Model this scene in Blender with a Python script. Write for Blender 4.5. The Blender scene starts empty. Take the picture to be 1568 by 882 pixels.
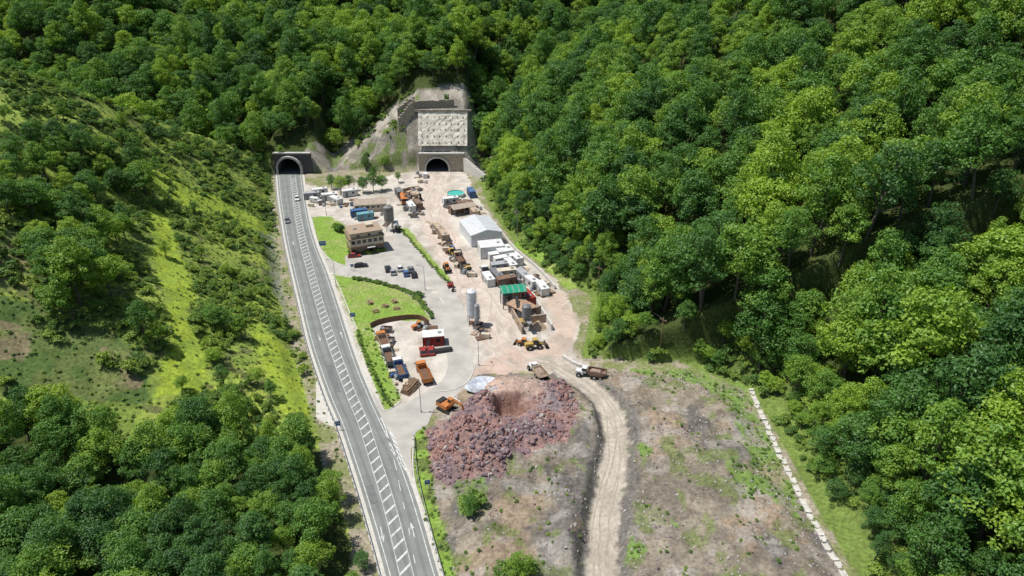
import bpy, math, random
import numpy as np
rng=np.random.default_rng(7); random.seed(7)
rad=math.radians
sc=bpy.context.scene
# ---------------------------------------------------------------- camera / survey
CH=95.0; PITCH=27.0; F=1060.0
cp,sp=math.cos(rad(PITCH)),math.sin(rad(PITCH))
cam_d=bpy.data.cameras.new("camera"); cam=bpy.data.objects.new("camera",cam_d)
sc.collection.objects.link(cam); cam.location=(0,0,CH); cam.rotation_euler=(rad(90-PITCH),0,0)
cam_d.sensor_width=36; cam_d.lens=36*F/1568; cam_d.clip_end=4000; cam_d.clip_start=.5
sc.camera=cam
try:
    sc.view_settings.view_transform='Standard'; sc.view_settings.look='None'; sc.view_settings.exposure=0
except Exception: pass
def ray(u,v):
    dv=(v-441)/F
    return np.array([(u-784)/F, cp-dv*sp, -sp-dv*cp])
def W(u,v,z=0.0):
    d=ray(u,v); t=(z-CH)/d[2]; return (d[0]*t,d[1]*t)
# ---------------------------------------------------------------- noise
TAB=rng.random((8,256,256))
def vn(x,y,k=0):
    x=np.asarray(x,float);y=np.asarray(y,float)
    xi=np.floor(x).astype(int);yi=np.floor(y).astype(int);fx=x-xi;fy=y-yi
    fx=fx*fx*(3-2*fx);fy=fy*fy*(3-2*fy);T=TAB[k%8]
    a=T[xi%256,yi%256];b=T[(xi+1)%256,yi%256];c=T[xi%256,(yi+1)%256];d=T[(xi+1)%256,(yi+1)%256]
    return (a*(1-fx)+b*fx)*(1-fy)+(c*(1-fx)+d*fx)*fy
def fbm(x,y,k=0,o=4):
    s=0;a=.5;n=0
    for i in range(o):
        s=s+a*vn(x*2**i+i*17.3,y*2**i+i*9.1,k+i);n+=a;a*=.5
    return s/n
def ss(x,a,b):
    t=np.clip((x-a)/(b-a),0,1);return t*t*(3-2*t)
def inpoly(x,y,P):
    x=np.asarray(x,float);y=np.asarray(y,float);r=np.zeros(x.shape,bool);n=len(P);j=n-1
    for i in range(n):
        xi,yi=P[i];xj,yj=P[j]
        if yi!=yj:
            c=((yi>y)!=(yj>y))&(x<(xj-xi)*(y-yi)/(yj-yi)+xi); r^=c
        j=i
    return r
def dline(x,y,P,closed=False):
    x=np.asarray(x,float);y=np.asarray(y,float);d=np.full(x.shape,1e9)
    n=len(P)
    for i in range(n if closed else n-1):
        ax,ay=P[i][:2];bx,by=P[(i+1)%n][:2];dx,dy=bx-ax,by-ay;L=dx*dx+dy*dy+1e-9
        t=np.clip(((x-ax)*dx+(y-ay)*dy)/L,0,1)
        d=np.minimum(d,np.hypot(x-ax-t*dx,y-ay-t*dy))
    return d
def WP(l): return [W(*p) for p in l]
# ---------------------------------------------------------------- plan lines
ROAD=[ # v, left, right, band
(262,424,462,447),(300,427,467,452),(335,432,473,457),(375,439,484,465),(420,449,502,477),(470,461,519,491),(520,473,535,507),
(565,487,551,523),(612,504,571,541),(650,520,589,557),(700,537,613,573),(750,553,632,589),(800,568,648,603),(845,581,661,614),(882,591,672,623),(940,607,690,638)]
RL=[W(r[1],r[0]) for r in ROAD];RR=[W(r[2],r[0]) for r in ROAD];RB=[W(r[3],r[0]) for r in ROAD]
def ext(P):
    a,b=np.array(P[-2]),np.array(P[-1]);d=(b-a)/np.linalg.norm(b-a);return P+[tuple(b+d*9*k) for k in range(1,13)]
RL,RR,RB=ext(RL),ext(RR),ext(RB)
xr_y=np.array([p[1] for p in RL][::-1]);xr_x=np.array([p[0] for p in RL][::-1])
XB=[W(718,230),W(728,265),W(750,320),W(790,375),W(852,428),W(905,452),W(900,500),W(890,548),W(1045,556),W(1152,600),W(1200,680),W(1245,770),W(1322,895),W(1360,950)]
XBu=sorted([(p[1],p[0]) for p in XB]); xb_y=np.array([a for a,b in XBu]);xb_x=np.array([b for a,b in XBu])
TRACK=WP([(835,552),(880,578),(915,603),(936,632),(945,680),(936,740),(925,800),(921,860),(924,930)])
TIP=WP([(655,655),(700,605),(740,572),(830,575),(870,566),(960,566),(1060,570),(1140,600),(1175,660),(1215,750),(1262,830),(1305,900),(1340,960),(705,960),(690,882),(668,770)])
PILE=WP([(650,662),(685,642),(712,628),(740,600),(765,582),(800,588),(835,588),(870,600),(888,640),(868,685),(835,690),(815,712),(790,705),(765,745),(720,742),(685,748),(657,722)])
PX,PY=-33.6,303.0      # new tunnel
LX,LY=-99.0,300.0      # road tunnel
def crest(x,y): return (x+143)*-.885+(y-265)*.464
def H(x,y):
    x=np.asarray(x,float);y=np.asarray(y,float)
    n1=fbm(x/45,y/45,1,3)-.5; n2=fbm(x/12,y/12,3,3)-.5
    xr=np.interp(y,xr_y,xr_x); dl=xr-x-2.5
    sl=.10+.50*ss(y,92,150)+.15*ss(y,165,235)
    dlp=np.maximum(dl,0)
    hL=sl*dlp*ss(dlp,0,7)+ (n1*9+n2*3.2)*np.clip(dlp/25,0,1)
    s=crest(x,y)
    hL=hL-1.5*np.maximum(s+2,0); hL=np.maximum(hL,0)
    xb=np.interp(y,xb_y,xb_x); dr=np.maximum(x-xb-.5,0)
    sr=.50+.16*ss(y,200,310)
    hR=sr*dr*ss(dr,-2,8)+(n1*12+n2*3)*np.clip(dr/35,0,1)
    hR=np.maximum(hR,0)
    db=np.maximum(y-305,0)
    hB=.50*db+(n1*22+n2*4)*np.clip(db/40,0,1); hB=np.maximum(hB,0)
    h=np.maximum(np.maximum(hL,hR),hB)
    py=y-PY
    prof=np.interp(py,[0.3,1.1,3,9,60],[0,8,11,24.3,50])
    fo=1-ss(x,PX+11,PX+24)*1.0
    fo=fo*np.clip(1-(PX-10-x)/42,0,1)
    side=np.clip(prof*fo,0,99)+ (n2*3.0)*np.clip(prof*fo/8,0,1)
    h=np.maximum(h,np.where(fo>.995,prof*fo,side)*(py>0))
    ly=y-LY
    prof=np.interp(ly,[.3,1.1,60],[0,8.6,38])
    fo=1-ss(np.abs(x-LX),8,20)
    h=np.maximum(h,prof*fo*(ly>0))
    near=(y<160)&(y>60)&(x>-40)&(x<75)
    if near.any():
        xx,yy=x[near],y[near]
        ins=inpoly(xx,yy,TIP); d=dline(xx,yy,TIP,True)*ins
        dt=dline(xx,yy,TRACK)+(fbm(xx/3,yy/3,4,3)-.5)*1.4
        side=np.where(xx<np.interp(yy,[p[1] for p in TRACK][::-1],[p[0] for p in TRACK][::-1]),2.0,1.2)
        m=ss(d,0,9)*side*ss(dt,2.5,4.8)
        nn=fbm(xx/5,yy/5,2,4)-.5
        add=m*(1+nn*.9)+ss(d,0,6)*ss(dt,2.6,6)*(nn*2.1)
        pk=fbm(xx/2.6,yy/2.6,5,3)-.5
        for (u,v,hh,r) in [(685,695,2.2,5),(708,672,2.0,3.5),(730,700,1.9,4),(735,655,2.2,4),(765,690,1.9,4),(830,650,2.0,4),(845,625,1.8,3.5),(862,610,1.6,3),(738,622,1.6,3),(800,678,1.6,4),(700,725,1.4,3.5),(1000,650,2.4,6),(1080,720,1.8,9),(985,720,1.2,3),(1020,700,1.2,3)]:
            cx,cy=W(u,v); add=add+hh*np.exp(-((xx-cx)**2+(yy-cy)**2)/(r*r))*(.8+1.3*pk)*ss(d,-1,3)
        cx,cy=W(786,630); q=np.hypot((xx-cx)/1.25,yy-cy)+pk*1.8; add=add-4.6*(1-ss(q,1.8,4.8))
        hh=h[near]; h=h.copy(); h[near]=hh+np.where(ins,add,0)
    return h
def H1(x,y): return float(H(np.array([x]),np.array([y]))[0])
TT=np.arange(60,640,.4)
def R(u,v):
    d=ray(u,v); x=d[0]*TT;y=d[1]*TT;z=CH+d[2]*TT
    w=np.where(z<=H(x,y))[0]
    if len(w)==0: return (float(x[-1]),float(y[-1]),float(z[-1]))
    i=w[0]; return (float(x[i]),float(y[i]),float(z[i]))
def RP(l): return [R(*p)[:2] for p in l]
# ---------------------------------------------------------------- materials
MATS={}
def mat(name,col,rough=.8,var=.18,scale=2.0,metal=0,bump=0,col2=None,spec=.3):
    if name in MATS: return MATS[name]
    m=bpy.data.materials.new(name); m.use_nodes=True; nt=m.node_tree;N=nt.nodes;L=nt.links
    b=N["Principled BSDF"]; b.inputs["Roughness"].default_value=rough; b.inputs["Metallic"].default_value=metal
    b.inputs["Specular IOR Level"].default_value=spec
    tc=N.new("ShaderNodeTexCoord"); no=N.new("ShaderNodeTexNoise"); no.inputs["Scale"].default_value=scale; no.inputs["Detail"].default_value=6
    L.new(tc.outputs["Object"],no.inputs["Vector"])
    mr=N.new("ShaderNodeMapRange"); mr.inputs[1].default_value=.3;mr.inputs[2].default_value=.7
    L.new(no.outputs["Fac"],mr.inputs[0])
    mx=N.new("ShaderNodeMix"); mx.data_type='RGBA'
    c2=col2 or tuple(c*(1+var) for c in col)
    mx.inputs[6].default_value=(*[c*(1-var) for c in col],1); mx.inputs[7].default_value=(*c2,1)
    L.new(mr.outputs[0],mx.inputs[0]); L.new(mx.outputs[2],b.inputs["Base Color"])
    if bump:
        bp=N.new("ShaderNodeBump"); bp.inputs["Strength"].default_value=bump; bp.inputs["Distance"].default_value=.1
        L.new(no.outputs["Fac"],bp.inputs["Height"]); L.new(bp.outputs[0],b.inputs["Normal"])
    MATS[name]=m; return m
def leafmat(name,dark,mid,bright,tint=(1.45,1.4,.6)):
    m=bpy.data.materials.new(name); m.use_nodes=True; nt=m.node_tree;N=nt.nodes;L=nt.links
    N.remove(N["Principled BSDF"]); out=N["Material Output"]
    oi=N.new("ShaderNodeObjectInfo"); at=N.new("ShaderNodeAttribute"); at.attribute_name="tint"
    ge=N.new("ShaderNodeNewGeometry"); no=N.new("ShaderNodeTexNoise"); no.inputs["Scale"].default_value=.018;no.inputs["Detail"].default_value=3
    L.new(ge.outputs["Position"],no.inputs["Vector"])
    pw=N.new("ShaderNodeMath");pw.operation='POWER';pw.inputs[1].default_value=1.3;L.new(oi.outputs["Random"],pw.inputs[0])
    a=N.new("ShaderNodeMath");a.operation='MULTIPLY';a.inputs[1].default_value=.80;L.new(pw.outputs[0],a.inputs[0])
    b=N.new("ShaderNodeMath");b.operation='MULTIPLY_ADD';b.inputs[1].default_value=.30;L.new(at.outputs["Fac"],b.inputs[0]);L.new(a.outputs[0],b.inputs[2])
    c=N.new("ShaderNodeMath");c.operation='MULTIPLY_ADD';c.inputs[1].default_value=1.0;L.new(no.outputs["Fac"],c.inputs[0]);L.new(b.outputs[0],c.inputs[2])
    d=N.new("ShaderNodeMath");d.operation='SUBTRACT';d.inputs[1].default_value=.45;L.new(c.outputs[0],d.inputs[0])
    cr=N.new("ShaderNodeValToRGB");cr.color_ramp.elements[0].position=.05;cr.color_ramp.elements[0].color=(*dark,1)
    cr.color_ramp.elements[1].position=1.0;cr.color_ramp.elements[1].color=(*bright,1)
    e=cr.color_ramp.elements.new(.5);e.color=(*mid,1)
    L.new(d.outputs[0],cr.inputs[0])
    df=N.new("ShaderNodeBsdfDiffuse");tr=N.new("ShaderNodeBsdfTranslucent");gl=N.new("ShaderNodeBsdfGlossy");gl.inputs["Roughness"].default_value=.5
    gl.inputs["Color"].default_value=(.85,.9,.85,1)
    L.new(cr.outputs[0],df.inputs[0])
    tm=N.new("ShaderNodeMix");tm.data_type='RGBA';tm.blend_type='MULTIPLY';tm.inputs[0].default_value=1;tm.inputs[7].default_value=(*tint,1)
    L.new(cr.outputs[0],tm.inputs[6]);L.new(tm.outputs[2],tr.inputs[0])
    m1=N.new("ShaderNodeMixShader");m1.inputs[0].default_value=.36;L.new(df.outputs[0],m1.inputs[1]);L.new(tr.outputs[0],m1.inputs[2])
    m2=N.new("ShaderNodeMixShader");m2.inputs[0].default_value=.03;L.new(m1.outputs[0],m2.inputs[1]);L.new(gl.outputs[0],m2.inputs[2])
    L.new(m2.outputs[0],out.inputs[0]); return m
LEAF=leafmat("beech_foliage",(.045,.125,.032),(.115,.25,.04),(.29,.43,.045))
LEAF2=leafmat("shrub_foliage",(.08,.17,.04),(.16,.27,.05),(.29,.40,.065))
BARK=mat("bark",(.10,.085,.07),.9,.3,3)
# ---------------------------------------------------------------- mesh builder
class B:
    def __init__(s): s.v=[];s.f=[];s.m=[];s.mats=[]
    def mi(s,m):
        if m not in s.mats: s.mats.append(m)
        return s.mats.index(m)
    def poly(s,pts,m):
        i=len(s.v); s.v+= [tuple(p) for p in pts]; s.f.append(tuple(range(i,i+len(pts)))); s.m.append(s.mi(m))
    def box(s,cx,cy,cz,sx,sy,sz,m,rz=0,top=(1,1),off=(0,0),ry=0):
        k=s.mi(m); i=len(s.v); c,q=math.cos(rz),math.sin(rz)
        for z,tx,ty,ox,oy in ((-.5,1,1,0,0),(.5,top[0],top[1],off[0],off[1])):
            for a,b in ((-.5,-.5),(.5,-.5),(.5,.5),(-.5,.5)):
                x=a*sx*tx+ox;y=b*sy*ty+oy;zz=z*sz
                if ry: x,zz=x*math.cos(ry)+zz*math.sin(ry),-x*math.sin(ry)+zz*math.cos(ry)
                s.v.append((cx+x*c-y*q,cy+x*q+y*c,cz+zz))
        for f in ((0,3,2,1),(4,5,6,7),(0,1,5,4),(1,2,6,5),(2,3,7,6),(3,0,4,7)):
            s.f.append(tuple(i+j for j in f)); s.m.append(k)
    def cyl(s,p0,p1,r0,r1,m,n=10,cap=True):
        p0=np.array(p0,float);p1=np.array(p1,float);d=p1-p0;d/=np.linalg.norm(d)+1e-9
        a=np.cross(d,(0,0,1) if abs(d[2])<.9 else (1,0,0));a/=np.linalg.norm(a);b=np.cross(d,a)
        i=len(s.v);k=s.mi(m)
        for p,r in ((p0,r0),(p1,r1)):
            for j in range(n):
                t=2*math.pi*j/n; s.v.append(tuple(p+r*(a*math.cos(t)+b*math.sin(t))))
        for j in range(n):
            s.f.append((i+j,i+(j+1)%n,i+n+(j+1)%n,i+n+j));s.m.append(k)
        if cap:
            s.f.append(tuple(i+j for j in range(n))[::-1]);s.m.append(k)
            s.f.append(tuple(i+n+j for j in range(n)));s.m.append(k)
    def prof(s,pts,y0,y1,m,ins=0):
        k=s.mi(m);i=len(s.v);n=len(pts)
        s.v+=[(x,y0,z) for x,z in pts];s.v+=[(x,y1,z) for x,z in pts]
        s.f.append(tuple(range(i,i+n)));s.m.append(k);s.f.append(tuple(range(i+n,i+2*n))[::-1]);s.m.append(k)
        for j in range(n):
            s.f.append((i+j,i+n+j,i+n+(j+1)%n,i+(j+1)%n));s.m.append(k)
    def obj(s,name,loc=(0,0,0),rz=0,bevel=0,smooth=False,coll=None,parent=None,scale=1):
        me=bpy.data.meshes.new(name);me.from_pydata(s.v,[],s.f)
        for m in s.mats: me.materials.append(m)
        me.polygons.foreach_set("material_index",s.m)
        if smooth: me.polygons.foreach_set("use_smooth",[True]*len(s.f))
        me.update()
        o=bpy.data.objects.new(name,me);o.location=loc;o.rotation_euler=(0,0,rz);o.scale=(scale,)*3
        (coll or sc.collection).objects.link(o)
        if bevel:
            bm=o.modifiers.new("bevel",'BEVEL');bm.width=bevel;bm.segments=1;bm.limit_method='ANGLE'
        if parent: o.parent=parent
        return o
# ---------------------------------------------------------------- vegetation prototypes
def leafmesh(name,C,Nn,S,T,trunk,leafm,coll):
    n=len(C); r=rng.normal(size=(n,3)); Nn=Nn/np.linalg.norm(Nn,axis=1,keepdims=True)
    a=np.cross(Nn,r);a/=np.linalg.norm(a,axis=1,keepdims=True);b=np.cross(Nn,a)
    S=S[:,None]
    V=np.stack([C-a*S, C-b*S*.62+Nn*S*.18, C+a*S, C+b*S*.62+Nn*S*.18],1).reshape(-1,3)
    nt=len(trunk.v)
    verts=list(trunk.v)+[tuple(x) for x in V]
    faces=list(trunk.f)+[(nt+4*i,nt+4*i+1,nt+4*i+2,nt+4*i+3) for i in range(n)]
    me=bpy.data.meshes.new(name);me.from_pydata(verts,[],faces)
    me.materials.append(BARK);me.materials.append(leafm)
    me.polygons.foreach_set("material_index",[0]*len(trunk.f)+[1]*n)
    at=me.attributes.new("tint",'FLOAT','POINT')
    at.data.foreach_set("value",np.concatenate([np.zeros(nt),np.repeat(T,4)]))
    o=bpy.data.objects.new(name,me);coll.objects.link(o);return o
def make_tree(name,Ht,Rr,nl,ml,ls,coll,squash=.72,low=-.35,seed=0,pw=1.0):
    r=np.random.default_rng(seed)
    t=B(); lean=r.normal(0,.4,2)
    cz=Ht*.60;rz=Ht*.42
    t.cyl((0,0,-1.5),(lean[0]*.4,lean[1]*.4,Ht*.35),Ht*.022,Ht*.016,BARK,7,False)
    t.cyl((lean[0]*.4,lean[1]*.4,Ht*.35),(lean[0],lean[1],Ht*.85),Ht*.016,.04,BARK,6,False)
    Cs=[];Ns=[];Ss=[];Ts=[]
    ga=2.39996;ph=r.uniform(0,6.28)
    for i in range(nl):
        z=low+(1-low)*((i+.5)/nl); z=np.clip(z+r.normal(0,.08),-.6,.98); q=math.sqrt(1-z*z) if z>0 else 1.0-.25*z*z
        q=q**pw
        an=i*ga+r.normal(0,.3); rr=r.uniform(.55,1.03)*(1+.16*math.sin(2*an+ph)+.08*math.sin(5*an))
        c=np.array([Rr*q*rr*math.cos(an)+lean[0]*.5,Rr*q*rr*math.sin(an)+lean[1]*.5,cz+rz*z*r.uniform(.80,1.06)])
        lr=Rr*r.uniform(.16,.36)
        if i%3==0:
            t.cyl((lean[0]*.5,lean[1]*.5,Ht*(.3+.3*max(z,0))),tuple(c),.11,.03,BARK,4,False)
        m=int(ml*(lr/(Rr*.29))**2)
        d=r.normal(size=(m,3)); d[:,2]=d[:,2]*.8+.45; d[:,:2]+=.35*np.array([math.cos(an),math.sin(an)])*q
        d/=np.linalg.norm(d,axis=1,keepdims=True)
        rad_=lr*(r.uniform(.65,1.25,(m,1))); P=c+d*rad_*np.array([1,1,squash])
        Cs.append(P);Ns.append(d*.75+np.array([0,0,.45])+r.normal(0,.45,(m,3)));Ss.append(r.uniform(.55,1.25,m)*ls)
        Ts.append(np.full(m,r.random())*.7+r.random(m)*.3)
    m=int(nl*ml*.08);d=r.normal(size=(m,3));d/=np.linalg.norm(d,axis=1,keepdims=True)
    Cs.append(np.array([0,0,cz])+d*np.array([Rr*.6,Rr*.6,rz*.65])*r.uniform(.5,1,(m,1)));Ns.append(d+r.normal(0,.4,(m,3)));Ss.append(np.full(m,ls*1.3));Ts.append(r.random(m)*.4)
    return leafmesh(name,np.vstack(Cs),np.vstack(Ns),np.concatenate(Ss),np.concatenate(Ts),t,LEAF,coll)
def make_shrub(name,Rr,Ht,nl,ml,ls,coll,seed):
    r=np.random.default_rng(seed);t=B();Cs=[];Ns=[];Ss=[];Ts=[]
    for i in range(nl):
        an=r.uniform(0,6.28);q=math.sqrt(r.random())*Rr*.8;lr=Rr*r.uniform(.3,.5)
        c=np.array([q*math.cos(an),q*math.sin(an),Ht*(.25+.5*(1-q/Rr)*r.uniform(.7,1.2))])
        t.cyl((0,0,-.3),tuple(c),.05,.015,BARK,4,False)
        d=r.normal(size=(ml,3));d[:,2]=abs(d[:,2])*.9+.1;d/=np.linalg.norm(d,axis=1,keepdims=True)
        Cs.append(c+d*lr*r.uniform(.6,1.15,(ml,1)));Ns.append(d+np.array([0,0,.3])+r.normal(0,.5,(ml,3)));Ss.append(r.uniform(.6,1.3,ml)*ls);Ts.append(np.full(ml,r.random())*.6+r.random(ml)*.4)
    return leafmesh(name,np.vstack(Cs),np.vstack(Ns),np.concatenate(Ss),np.concatenate(Ts),t,LEAF2,coll)
CT=bpy.data.collections.new("tree_prototypes");CS=bpy.data.collections.new("shrub_prototypes");CR=bpy.data.collections.new("rock_prototypes");CK=bpy.data.collections.new("clutter_prototypes")
make_tree("tree_a",15,4.9,50,72,.29,CT,seed=1)
make_tree("tree_b",16.5,4.4,52,70,.28,CT,seed=2)
make_tree("tree_c",14,5.4,56,74,.30,CT,squash=.6,seed=3)
make_tree("tree_d",17,4.6,54,70,.29,CT,seed=4,pw=1.3)
make_tree("tree_e",15.5,5.1,46,84,.31,CT,squash=.65,seed=5)
make_tree("tree_f",18,3.9,54,62,.27,CT,seed=6,pw=1.5)
make_tree("tree_g",13,4.6,42,78,.30,CT,squash=.8,seed=8)
for i in range(4): make_shrub("shrub_%s"%"abcd"[i],1.0,1.1+.2*i,9,50,.13,CS,20+i)
RK=[mat("red_sandstone",(.285,.165,.145),.9,.35,1.5),mat("purple_slate",(.21,.15,.16),.85,.3,1.5),mat("grey_rock",(.36,.33,.30),.9,.25,1.5)]
import bmesh
for i in range(9):
    bm=bmesh.new();bmesh.ops.create_icosphere(bm,subdivisions=2 if i%3 else 1,radius=1)
    s=rng.uniform(.6,1.1,3)
    for v in bm.verts:
        k=1+.38*(rng.random()-.5); v.co.x*=k*s[0];v.co.y*=k*s[1];v.co.z*=k*s[2]*.8
    me=bpy.data.meshes.new("rock");bm.to_mesh(me);bm.free();me.materials.append(RK[i//3])
    CR.objects.link(bpy.data.objects.new("rock_%d"%i,me))
def scatter(name,pts,rot,scl,idx,coll):
    n=len(pts); me=bpy.data.meshes.new(name);me.from_pydata([tuple(map(float,p)) for p in pts],[],[])
    a=me.attributes.new("rot",'FLOAT_VECTOR','POINT');a.data.foreach_set("vector",np.asarray(rot,float).ravel())
    a=me.attributes.new("scl",'FLOAT_VECTOR','POINT');a.data.foreach_set("vector",np.asarray(scl,float).ravel())
    a=me.attributes.new("pid",'INT','POINT');a.data.foreach_set("value",np.asarray(idx,int).ravel())
    o=bpy.data.objects.new(name,me);sc.collection.objects.link(o)
    ng=bpy.data.node_groups.new(name,'GeometryNodeTree')
    ng.interface.new_socket("Geometry",in_out='INPUT',socket_type='NodeSocketGeometry');ng.interface.new_socket("Geometry",in_out='OUTPUT',socket_type='NodeSocketGeometry')
    N=ng.nodes;L=ng.links;gi=N.new("NodeGroupInput");go=N.new("NodeGroupOutput");ci=N.new("GeometryNodeCollectionInfo")
    ci.inputs["Collection"].default_value=coll;ci.inputs["Separate Children"].default_value=True;ci.inputs["Reset Children"].default_value=True
    ip=N.new("GeometryNodeInstanceOnPoints");ip.inputs["Pick Instance"].default_value=True
    def na(nm,t):
        x=N.new("GeometryNodeInputNamedAttribute");x.data_type=t;x.inputs["Name"].default_value=nm
        return next(s for s in x.outputs if s.enabled and s.name=="Attribute")
    er=N.new("FunctionNodeEulerToRotation")
    L.new(gi.outputs[0],ip.inputs["Points"]);L.new(ci.outputs[0],ip.inputs["Instance"]);L.new(na("pid",'INT'),ip.inputs["Instance Index"])
    L.new(na("rot",'FLOAT_VECTOR'),er.inputs[0]);L.new(er.outputs[0],ip.inputs["Rotation"]);L.new(na("scl",'FLOAT_VECTOR'),ip.inputs["Scale"])
    L.new(ip.outputs[0],go.inputs[0])
    md=o.modifiers.new("scatter",'NODES');md.node_group=ng;return o
def upright(n,tilt=.05): return np.stack([rng.normal(0,tilt,n),rng.normal(0,tilt,n),rng.uniform(0,6.283,n)],1)
# ---------------------------------------------------------------- zones (plan polygons)
YARD=WP([(463,282),(500,288),(530,283),(600,268),(640,262),(652,258),(694,258),(714,266),(724,290),(750,330),(784,378),(852,432),(874,462),(888,500),(874,540),(905,560),(870,566),(800,566),(765,560),(742,575),(722,605),(655,622),(642,655),(632,668),(605,685),(580,635),(558,590),(541,540),(525,490),(512,450),(500,415),(484,375),(470,330)])
G1=WP([(476,332),(505,331),(530,345),(536,375),(541,404),(522,407),(502,396),(487,374)])
G2=WP([(509,419),(560,429),(605,439),(634,452),(662,484),(655,492),(600,490),(572,500),(548,507),(533,480),(519,445)])
G3=WP([(543,508),(570,502),(583,540),(600,578),(615,612),(590,630),(575,596),(556,548)])
G4=WP([(612,348),(625,350),(662,395),(692,430),(687,440),(652,403),(625,374)])
G5=WP([(632,664),(650,655),(658,700),(668,770),(703,900),(679,900),(652,800),(634,725)])
G7=WP([(786,376),(830,405),(856,430),(870,445),(885,440),(830,390),(795,368)])
GT=[WP([(960,563),(1060,563),(1140,590),(1155,612),(1090,600),(1040,582),(985,580)]),WP([(1085,600),(1150,610),(1190,690),(1235,800),(1190,780),(1150,740),(1130,660)]),WP([(975,775),(1020,790),(1040,810),(1000,805)]),WP([(1110,710),(1165,740),(1150,780),(1120,760)]),WP([(695,745),(745,745),(750,790),(710,790)]),WP([(965,830),(1000,850),(960,870)]),WP([(975,690),(1000,700),(985,740)])]
HAUL=WP([(674,262),(664,300),(664,340),(682,375),(716,420),(742,468),(762,515),(795,548),(840,556)])
STREAK=RP([(228,322),(258,325),(280,400),(300,440),(290,500),(325,560),(305,602),(235,607),(262,540),(258,460),(235,400)])
STREAK2=RP([(375,470),(420,515),(455,555),(478,600),(478,640),(430,638),(400,560)])
STREAK3=RP([(215,240),(255,270),(330,300),(420,345),(405,360),(320,330),(240,300)])
RIDGE=RP([(-60,95),(60,125),(140,160),(120,200),(20,190),(-60,220)])
BROWN=[RP([(-60,330),(40,335),(60,400),(20,450),(-60,450)]),RP([(150,530),(220,545),(215,600),(150,595)]),RP([(0,480),(60,520),(30,560),(-60,540)])]
BRACK=RP([(-60,450),(60,470),(140,500),(225,540),(230,620),(60,620),(-60,600)])
CUT=RP([(398,355),(426,355),(442,420),(455,480),(470,530),(440,500),(415,430)])
OPENL=RP([(424,272),(395,268),(340,235),(250,200),(150,160),(60,130),(-80,110),(-80,655),(60,655),(200,690),(330,675),(430,690),(505,690)])+[W(540,735)]
TL2=RP([(0,245),(60,235),(150,235),(215,250),(228,300),(205,350),(190,400),(180,480),(115,500),(70,470),(55,390),(0,370)])
def openleft(x,y):
    xr=np.interp(y,xr_y,xr_x);c=crest(x,y)
    return inpoly(x,y,OPENL)|((x<xr-2.5)&(y>165)&(y<306)&(c>-55)&(c<7))
# ---------------------------------------------------------------- terrain
def steps(*seg):
    o=[]
    for a,b,s in seg: o+=list(np.arange(a,b-1e-6,s))
    o.append(seg[-1][1]);return np.array(o)
gx=steps((-620,-200,8),(-200,-122,2),(-122,-40,.7),(-40,70,.5),(70,180,2),(180,620,8));gy=steps((-120,50,6),(50,76,2),(76,160,.45),(160,200,.6),(200,322,.85),(322,440,3),(440,900,10))
X,Y=np.meshgrid(gx,gy);Z=H(X.ravel(),Y.ravel()).reshape(X.shape)
x=X.ravel();y=Y.ravel();z=Z.ravel()
jx=x+(fbm(x/2.2,y/2.2,4,3)-.5)*3.0;jy=y+(fbm(x/2.2,y/2.2,5,3)-.5)*3.0
n1=fbm(x/14,y/14,6,4);n2=fbm(x/3,y/3,2,4);n3=fbm(x/1.2,y/1.2,7,2)
col=np.zeros((len(x),3));col[:]=(.06,.08,.024);AL=np.zeros(len(x))
def mixc(mask,c,c2=None,t=None,al=0.0):
    c=np.array(c)
    if c2 is not None: c=c+(np.array(c2)-c)*t[:,None]
    m=mask.astype(float)
    AL[:]=AL*(1-m)+al*m; m=m[:,None]
    col[:]=col*(1-m)+c*m
xr=np.interp(y,xr_y,xr_x);dl=xr-x;xbv=np.interp(y,xb_y,xb_x)
mixc((x>xbv)*(1-ss(x-xbv,3,12))*(y<300),(.15,.21,.05))
lh=openleft(jx,jy)|((dl>0)&(dl<5)&(y>60)&(y<300))
mixc(lh,(.19,.26,.055),(.30,.37,.07),ss(n1*.6+n2*.4,.38,.60))
mixc(lh&(n2>.62),(.15,.17,.06))
mixc(inpoly(jx,jy,RIDGE),(.33,.42,.085),(.25,.33,.07),ss(n2,.3,.7))
mixc(inpoly(jx,jy,BRACK),(.10,.16,.045),(.15,.185,.06),ss(n2,.35,.65))
for p in BROWN: mixc(inpoly(jx,jy,p)*.85,(.25,.20,.125),(.18,.22,.07),ss(n2,.35,.65))
for p in (STREAK,STREAK2,STREAK3): mixc(inpoly(jx,jy,p),(.33,.42,.05),(.25,.34,.05),ss(n2,.3,.7))
mixc(inpoly(jx,jy,CUT),(.26,.27,.20),(.19,.22,.12),ss(n2,.3,.7))
flat=(z<.05)&(y>60)&(y<306)
mixc(flat&(x<xbv),(.20,.22,.09),(.32,.28,.21),ss(n2,.35,.65))
scree=(y>292)&(y<329+(n1-.5)*14)&(x>-92)&(x<-8)&(z>.01)&((x+96)*.66>(y-303)*.75)
mixc(scree,(.40,.365,.31),(.26,.235,.19),ss(n2*.6+n1*.4,.38,.62),.2)
mixc(scree*ss(fbm(x/9,z/2.5,2,3),.52,.62)*.7,(.17,.16,.14))
mixc(scree&(n1>.62)&(n2>.5),(.15,.19,.07))
mixc(inpoly(jx,jy,YARD),(.53,.49,.43),(.43,.39,.335),ss(n1*.5+n2*.5,.38,.62),1)
dh=dline(x+ (n2-.5)*3,y,HAUL);mixc(1-ss(dh,4,7),(.47,.39,.33),(.53,.46,.395),ss(n3*.5+n2*.5,.35,.65),1)
mixc((1-ss(dline(jx,jy,WP([(790,548),(770,560),(745,575)])),3,6)),(.47,.36,.29),al=1)
mixc((1-ss(dline(jx,jy,WP([(850,455),(866,490),(862,520),(835,545)])),2,4)),(.47,.37,.30),al=1)
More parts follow.
